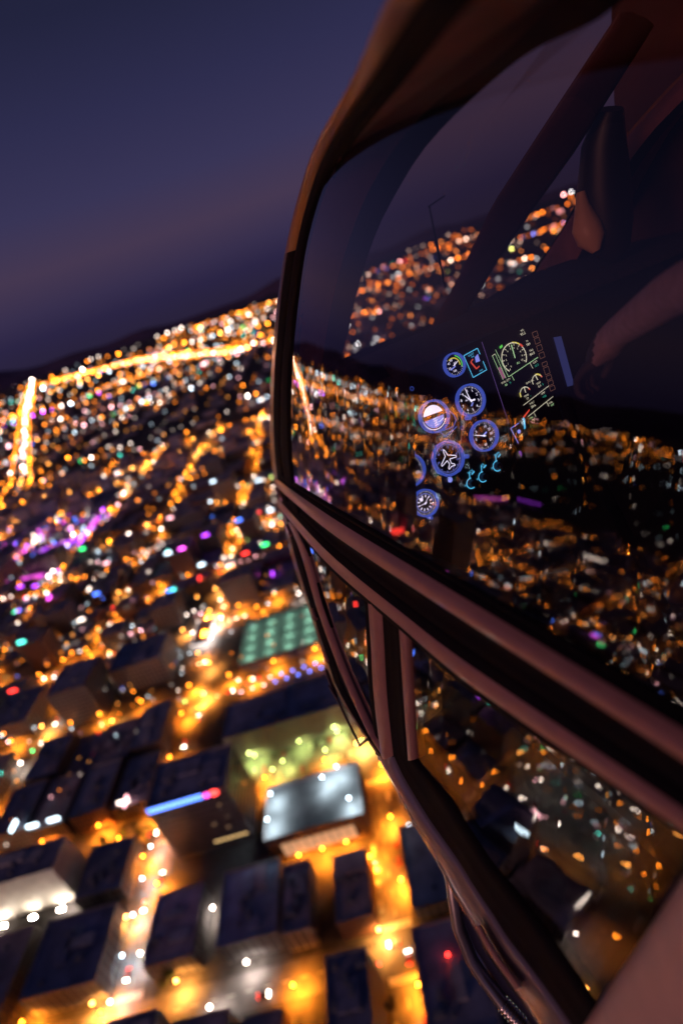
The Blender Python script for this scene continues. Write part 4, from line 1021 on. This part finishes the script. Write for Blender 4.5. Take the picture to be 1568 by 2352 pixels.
# ------------------------------------------------------------------ seat, skid, mast, bracket
st = MB(); seat_m = mat('seat_leather', (.06, .02, .03), .6, noise=.2, scale=30)
def rbox(mb, x0, y0, z0, x1, y1, z1, r=.05):
    rows = []; 
    for (ins, z) in ((r, z0), (r * .3, z0 + r * .3), (0, z0 + r), (0, z1 - r), (r * .3, z1 - r * .3), (r, z1)):
        a0, b0, a1, b1 = x0 + ins, y0 + ins, x1 - ins, y1 - ins; rows.append([(a0 + r, b0, z), (a1 - r, b0, z), (a1, b0 + r, z), (a1, b1 - r, z), (a1 - r, b1, z), (a0 + r, b1, z), (a0, b1 - r, z), (a0, b0 + r, z)])
    mb.grid(rows, 0, True); mb.poly(rows[0][::-1]); mb.poly(rows[-1])
rbox(st, .98, -.15, -1.0, 1.5, .38, -.84); rbox(st, .98, -.28, -.86, 1.5, -.12, -.1); rbox(st, 1.1, -.26, -.06, 1.38, -.14, .14, .04); part(st, 'pilot_seat', seat_m)
sd = MB(); tp = [hray(x, y) for x, y in ((1034, 2000), (1040, 2047), (1052, 2128), (1082, 2205), (1112, 2250), (1153, 2304), (1183, 2336), (1204, 2360), (1300, 2470))]
ww = [-1.42, -1.46, -1.54, -1.61, -1.65, -1.69, -1.71, -1.72, -1.73]; tp = [d * (w_ / d[2]) for d, w_ in zip(tp, ww)]
tp = [tp[0] + Vector((.12, .06, .1))] + tp + [Vector((tp[-1][0], -1.4, -1.74))]
sd.tube(tp, .017, 10); skid = part(sd, 'landing_skid', metal)
cl_ = MB()
for k in range(7): p = tp[6].lerp(tp[8], k / 7 + .02); q2 = tp[6].lerp(tp[8], k / 7 + .075); cl_.tube([p, q2], .021, 10)
sc_ = part(cl_, 'skid_clamp', mat('clamp_steel', (.8, .72, .74), .2, .9))
fs = MB(); fa = [hray(x, y) for x, y in ((1048, 2075), (1090, 2180), (1150, 2270), (1215, 2345), (1300, 2440))]; fb = [hray(x, y) for x, y in ((1085, 2125), (1130, 2210), (1185, 2285), (1240, 2360), (1330, 2450))]
fs.grid([[a * (-1.5 / a[2]), (a * (-1.5 / a[2])).lerp(b * (-1.45 / b[2]), .5) - NOUT * .03, b * (-1.45 / b[2])] for a, b in zip(fa, fb)]); part(fs, 'skid_fairing', mat('fairing_dark', (.03, .02, .035), .25, coat=.5))
sp_ = MB(); e0, e1 = [crv(c, 12, -.03) for c in ([(1091, 2130), (1130, 2200), (1185, 2275)], [(1099, 2126), (1139, 2194), (1195, 2269)])]; ridge(e0, e1, .004, 0, sp_, .004, 6); part(sp_, 'sill_strip', paint)
br_ = MB(); bpts = [hit(x, y, -.02) for x, y in ((755, 1575), (777, 1611), (800, 1660), (826, 1712), (846, 1694))]; br_.tube(bpts, .0038, 8); bm_ = [hit(x, y, -.012) for x, y in ((748, 1540), (762, 1575), (772, 1602))]; br_.tube(bm_, .0065, 8)
part(br_, 'step_bracket', mat('bracket_metal', (.12, .08, .09), .4, .6))
for x, y in ((631, 1118), (655, 1207), (714, 1400), (742, 1497)): hg = MB(); p = hit(x + 4, y, -.012); q2 = hit(x + 12, y + 22, -.012); hg.tube([p, q2], .007, 8); part(hg, 'door_hinge', paint)
ms = MB(); D_ = 2.05
def at_u(x, y, u): d = hray(x, y); return d * (u / d[1])
ms.tube([at_u(1022, 660, D_), at_u(1012, 610, D_), at_u(985, 472, D_)], [.005, .004, .003], 6); ms.tube([at_u(983, 475, D_), at_u(1020, 450, D_)], .0025, 6); part(ms, 'air_data_mast', dark)
# mirrored right side
for o in [c for c in heli.children if c.name.split('.')[0] in ('door_frame', 'nose_frame', 'window_rail', 'lower_window', 'chin_window', 'window_post', 'pillar', 'door_sill', 'landing_skid')]:
    c = o.copy(); COL.objects.link(c); c.scale = (-1, 1, 1); c.location = Vector((MIRX, 0, 0)) - OFF

# ------------------------------------------------------------------ pilot
def skin_body(name, joints, edges, root, mats, matfn, parent=None, loc=(0, 0, 0), sub_=2):
    me = bpy.data.meshes.new(name); me.from_pydata([j[0] for j in joints], edges, [])
    o = bpy.data.objects.new(name, me); COL.objects.link(o)
    m = o.modifiers.new('skin', 'SKIN'); m.use_smooth_shade = True; s_ = o.modifiers.new('sub', 'SUBSURF'); s_.levels = sub_; s_.render_levels = sub_
    for i, j in enumerate(joints):
        sv = me.skin_vertices[0].data[i]; r_ = j[1]; sv.radius = r_ if isinstance(r_, tuple) else (r_, r_); sv.use_root = i == root
    dg = bpy.context.evaluated_depsgraph_get(); me2 = bpy.data.meshes.new_from_object(o.evaluated_get(dg)); bpy.data.objects.remove(o)
    me2.materials.clear()
    for m_ in mats: me2.materials.append(m_)
    for p in me2.polygons: p.material_index = matfn(p.center); p.use_smooth = True
    me2.name = name; return link(name, me2, parent, loc)
J = [((1.25, .05, -.78), (.15, .11)), ((1.25, .03, -.55), (.15, .1)), ((1.25, .03, -.32), (.17, .11)), ((1.25, .05, -.14), (.1, .08)), ((1.25, .07, -.04), .055), ((1.25, .1, .07), (.078, .095)), ((1.25, .1, .17), (.07, .09)),
     ((1.07, .06, -.19), .065), ((.985, .22, -.2), .05), ((.93, .37, -.165), .045), ((.895, .6, -.235), .042), ((.855, .82, -.325), .029), ((.84, .875, -.36), (.035, .02)),
     ((1.43, .06, -.19), .065), ((1.5, .15, -.38), .05), ((1.45, .3, -.5), .042), ((1.35, .52, -.58), .03), ((1.33, .6, -.6), (.035, .02)),
     ((1.14, .12, -.78), .085), ((1.1, .42, -.7), .078), ((1.08, .66, -.68), .06), ((1.08, .78, -.9), .05), ((1.08, .86, -1.06), .04), ((1.08, 1.0, -1.08), .035),
     ((1.36, .12, -.78), .085), ((1.4, .42, -.7), .078), ((1.42, .66, -.68), .06), ((1.42, .78, -.9), .05), ((1.42, .86, -1.06), .04), ((1.42, 1.0, -1.08), .035)]
Ed = [(0, 1), (1, 2), (2, 3), (3, 4), (4, 5), (5, 6), (2, 7), (7, 8), (8, 9), (9, 10), (10, 11), (11, 12), (2, 13), (13, 14), (14, 15), (15, 16), (16, 17), (0, 18), (18, 19), (19, 20), (20, 21), (21, 22), (22, 23), (0, 24), (24, 25), (25, 26), (26, 27), (27, 28), (28, 29)]
base = len(J)
def hand(wi, dirv, side, down):
    global J, Ed
    w0 = Vector(J[wi][0])
    for k in range(4):   # four fingers curling down round the grip
        a = w0 + side * (-.024 + .016 * k) + dirv * .03; b_ = a + dirv * (.03 + .004 * (1.5 - abs(k - 1.5))) + down * .008; c_ = b_ + down * .026 + dirv * .006; e_ = c_ + down * .018 - dirv * .016
        n = len(J); J += [(tuple(a), .009), (tuple(b_), .0085), (tuple(c_), .008), (tuple(e_), .007)]; Ed += [(wi, n), (n, n + 1), (n + 1, n + 2), (n + 2, n + 3)]
    a = w0 + side * .034 + down * .006; b_ = a + side * .012 + dirv * .025 + down * .015; c_ = b_ + dirv * .02 + down * .014 - side * .01; n = len(J)
    J += [(tuple(a), .011), (tuple(b_), .0095), (tuple(c_), .008)]; Ed += [(wi, n), (n, n + 1), (n + 1, n + 2)]
cloth = mat('maroon_shirt', (.12, .02, .035), .85, noise=.2, scale=40); sleeve = mat('pale_sleeve', (.48, .37, .47), .85, noise=.15, scale=60); skin_m = mat('skin', (.45, .24, .18), .55); trous = mat('dark_trousers', (.035, .03, .06), .85, noise=.2, scale=50); hair_m = mat('dark_hair', (.02, .015, .012), .7)
def setj(i, x, y, u, rad): J[i] = (tuple(at_u(x, y, u)), rad)
setj(11, 1405, 772, .84, .03); setj(12, 1378, 818, .86, (.03, .02)); setj(10, 1550, 668, .64, .04); setj(9, 1760, 585, .44, .046)
hand(12, Vector((-.15, .75, -.6)).normalized(), Vector((.98, .15, 0)), Vector((0, -.3, -.95)))
hand(17, Vector((-.2, .9, -.3)).normalized(), Vector((-.98, -.1, 0)), Vector((0, -.2, -.97)))
def mf(c):
    if c[2] > -.06 and c[0] > 1.1 and c[0] < 1.4: return 2
    if c[1] > .855 and c[2] > -.5: return 4  # reaching hand gets a dark colour for the shade it lies in
    if c[0] > 1.28 and c[1] > .5 and c[2] > -.66 and c[2] < -.5: return 2
    if c[2] < -.6 and not (c[0] > 1.3 and c[2] > -.62): return 3
    if c[0] < 1.04 and c[2] > -.5: return 1
    return 0
pilot_off = Matrix.Rotation(RZ, 3, 'Z') @ Vector((1.25, .05, -.86)) + Vector((0, 0, ALT))
pilot = skin_body('person', [((Vector(j[0]) - Vector((1.25, .05, -.86))), j[1]) for j in J], Ed, 0, [cloth, sleeve, skin_m, trous, mat('shaded_hand', (.05, .035, .05), .7)], lambda c: mf(c + Vector((1.25, .05, -.86))), None, pilot_off)
pilot.rotation_euler = (0, 0, RZ); tag(pilot, 'pilot in a maroon shirt with a pale sleeve, seated and reaching forward', 'person')
hr = MB(); hr.ball((0, .02, 1.0), .115, 0, 14, 10, (.85, 1, .95)); hr.obj('hair', hair_m, pilot, True, (0, 0, .02))
hs = MB(); hs.tube([(-.1, .06, .93), (-.105, .05, 1.02), (-.06, .05, 1.13), (0, .05, 1.15), (.06, .05, 1.13), (.105, .05, 1.02), (.1, .06, .93)], .012, 8); hs.ball((-.1, .06, .93), .045, 0, 10, 8, (.6, 1, 1.1)); hs.ball((.1, .06, .93), .045, 0, 10, 8, (.6, 1, 1.1)); hs.obj('headset', dark, pilot, True)
cs = MB(); cs.tube([(.84, .93, -.4), (.85, .92, -.5), (.95, .75, -1.12)], [.016, .014, .012], 10); part(cs, 'control_stick', dark)

# ================================================================== light, sky, camera
w = bpy.data.worlds.new('World'); scene.world = w; w.use_nodes = True
N, L = w.node_tree.nodes, w.node_tree.links; bg = N['Background']
SUN_EL, SUN_AZ = radians(8), radians(228)        # azimuth measured clockwise from +Y
sky = N.new('ShaderNodeTexSky'); sky.sky_type = 'NISHITA'; sky.sun_disc = False; sky.sun_elevation = radians(-4); sky.sun_rotation = SUN_AZ
tc = N.new('ShaderNodeTexCoord'); sx = N.new('ShaderNodeSeparateXYZ'); L.new(tc.outputs['Generated'], sx.inputs[0])
rp = N.new('ShaderNodeValToRGB'); e_ = rp.color_ramp; L.new(sx.outputs[2], rp.inputs[0])
stops = [(0.0, (.022, .016, .044)), (.035, (.024, .018, .058)), (.07, (.038, .028, .074)), (.12, (.060, .039, .082)), (.19, (.040, .035, .094)), (.28, (.027, .026, .076)), (.38, (.016, .017, .048)), (.55, (.010, .012, .032)), (1.0, (.007, .008, .025))]
e_.elements[0].position = stops[0][0]; e_.elements[0].color = (*stops[0][1], 1); e_.elements[1].position = 1; e_.elements[1].color = (*stops[-1][1], 1)
for p, c in stops[1:-1]: q = e_.elements.new(p); q.color = (*c, 1)
mixs = N.new('ShaderNodeMix'); mixs.data_type = 'RGBA'; mixs.blend_type = 'ADD'; mixs.inputs[0].default_value = .02
L.new(rp.outputs[0], mixs.inputs[6]); L.new(sky.outputs[0], mixs.inputs[7]); L.new(mixs.outputs[2], bg.inputs[0]); bg.inputs[1].default_value = 1.0
sl = bpy.data.lights.new('pink_fill', 'SUN'); sl.energy = .6; sl.color = (1, .5, .46); sl.angle = radians(25)  # added low fill lamp, brightens the helicopter side and the pilot's arm
so = link('pink_fill', sl); dv = Vector((sin(SUN_AZ) * cos(SUN_EL), cos(SUN_AZ) * cos(SUN_EL), sin(SUN_EL))); so.rotation_euler = dv.to_track_quat('Z', 'Y').to_euler()

cam = bpy.data.cameras.new('camera'); cam.sensor_fit = 'VERTICAL'; cam.sensor_height = 36; cam.sensor_width = 24; cam.lens = 19; cam.clip_start = .02; cam.clip_end = 60000
cam.dof.use_dof = True; cam.dof.focus_distance = 1.46; cam.dof.aperture_fstop = 1.05; cam.dof.aperture_blades = 0
co = link('camera', cam, None, (0, 0, ALT)); scene.camera = co
# camera axes in the street-grid frame
X_ = Vector((GV[0], GF[0], GU[0])); Y_ = Vector((GV[1], GF[1], GU[1])); Z_ = -Vector((GV[2], GF[2], GU[2]))
co.matrix_world = Matrix(((X_[0], Y_[0], Z_[0], 0), (X_[1], Y_[1], Z_[1], 0), (X_[2], Y_[2], Z_[2], ALT), (0, 0, 0, 1)))

scene.render.engine = 'CYCLES'; cy = scene.cycles
cy.use_denoising = True; cy.denoiser = 'OPENIMAGEDENOISE'; cy.max_bounces = 8; cy.diffuse_bounces = 2; cy.glossy_bounces = 4; cy.transparent_max_bounces = 12
cy.sample_clamp_indirect = 4; cy.caustics_reflective = False; cy.caustics_refractive = False; cy.use_light_tree = True; cy.use_adaptive_sampling = False; cy.blur_glossy = 0
scene.view_settings.view_transform = 'Standard'; scene.view_settings.look = 'None'; scene.view_settings.exposure = 0; scene.view_settings.gamma = 1
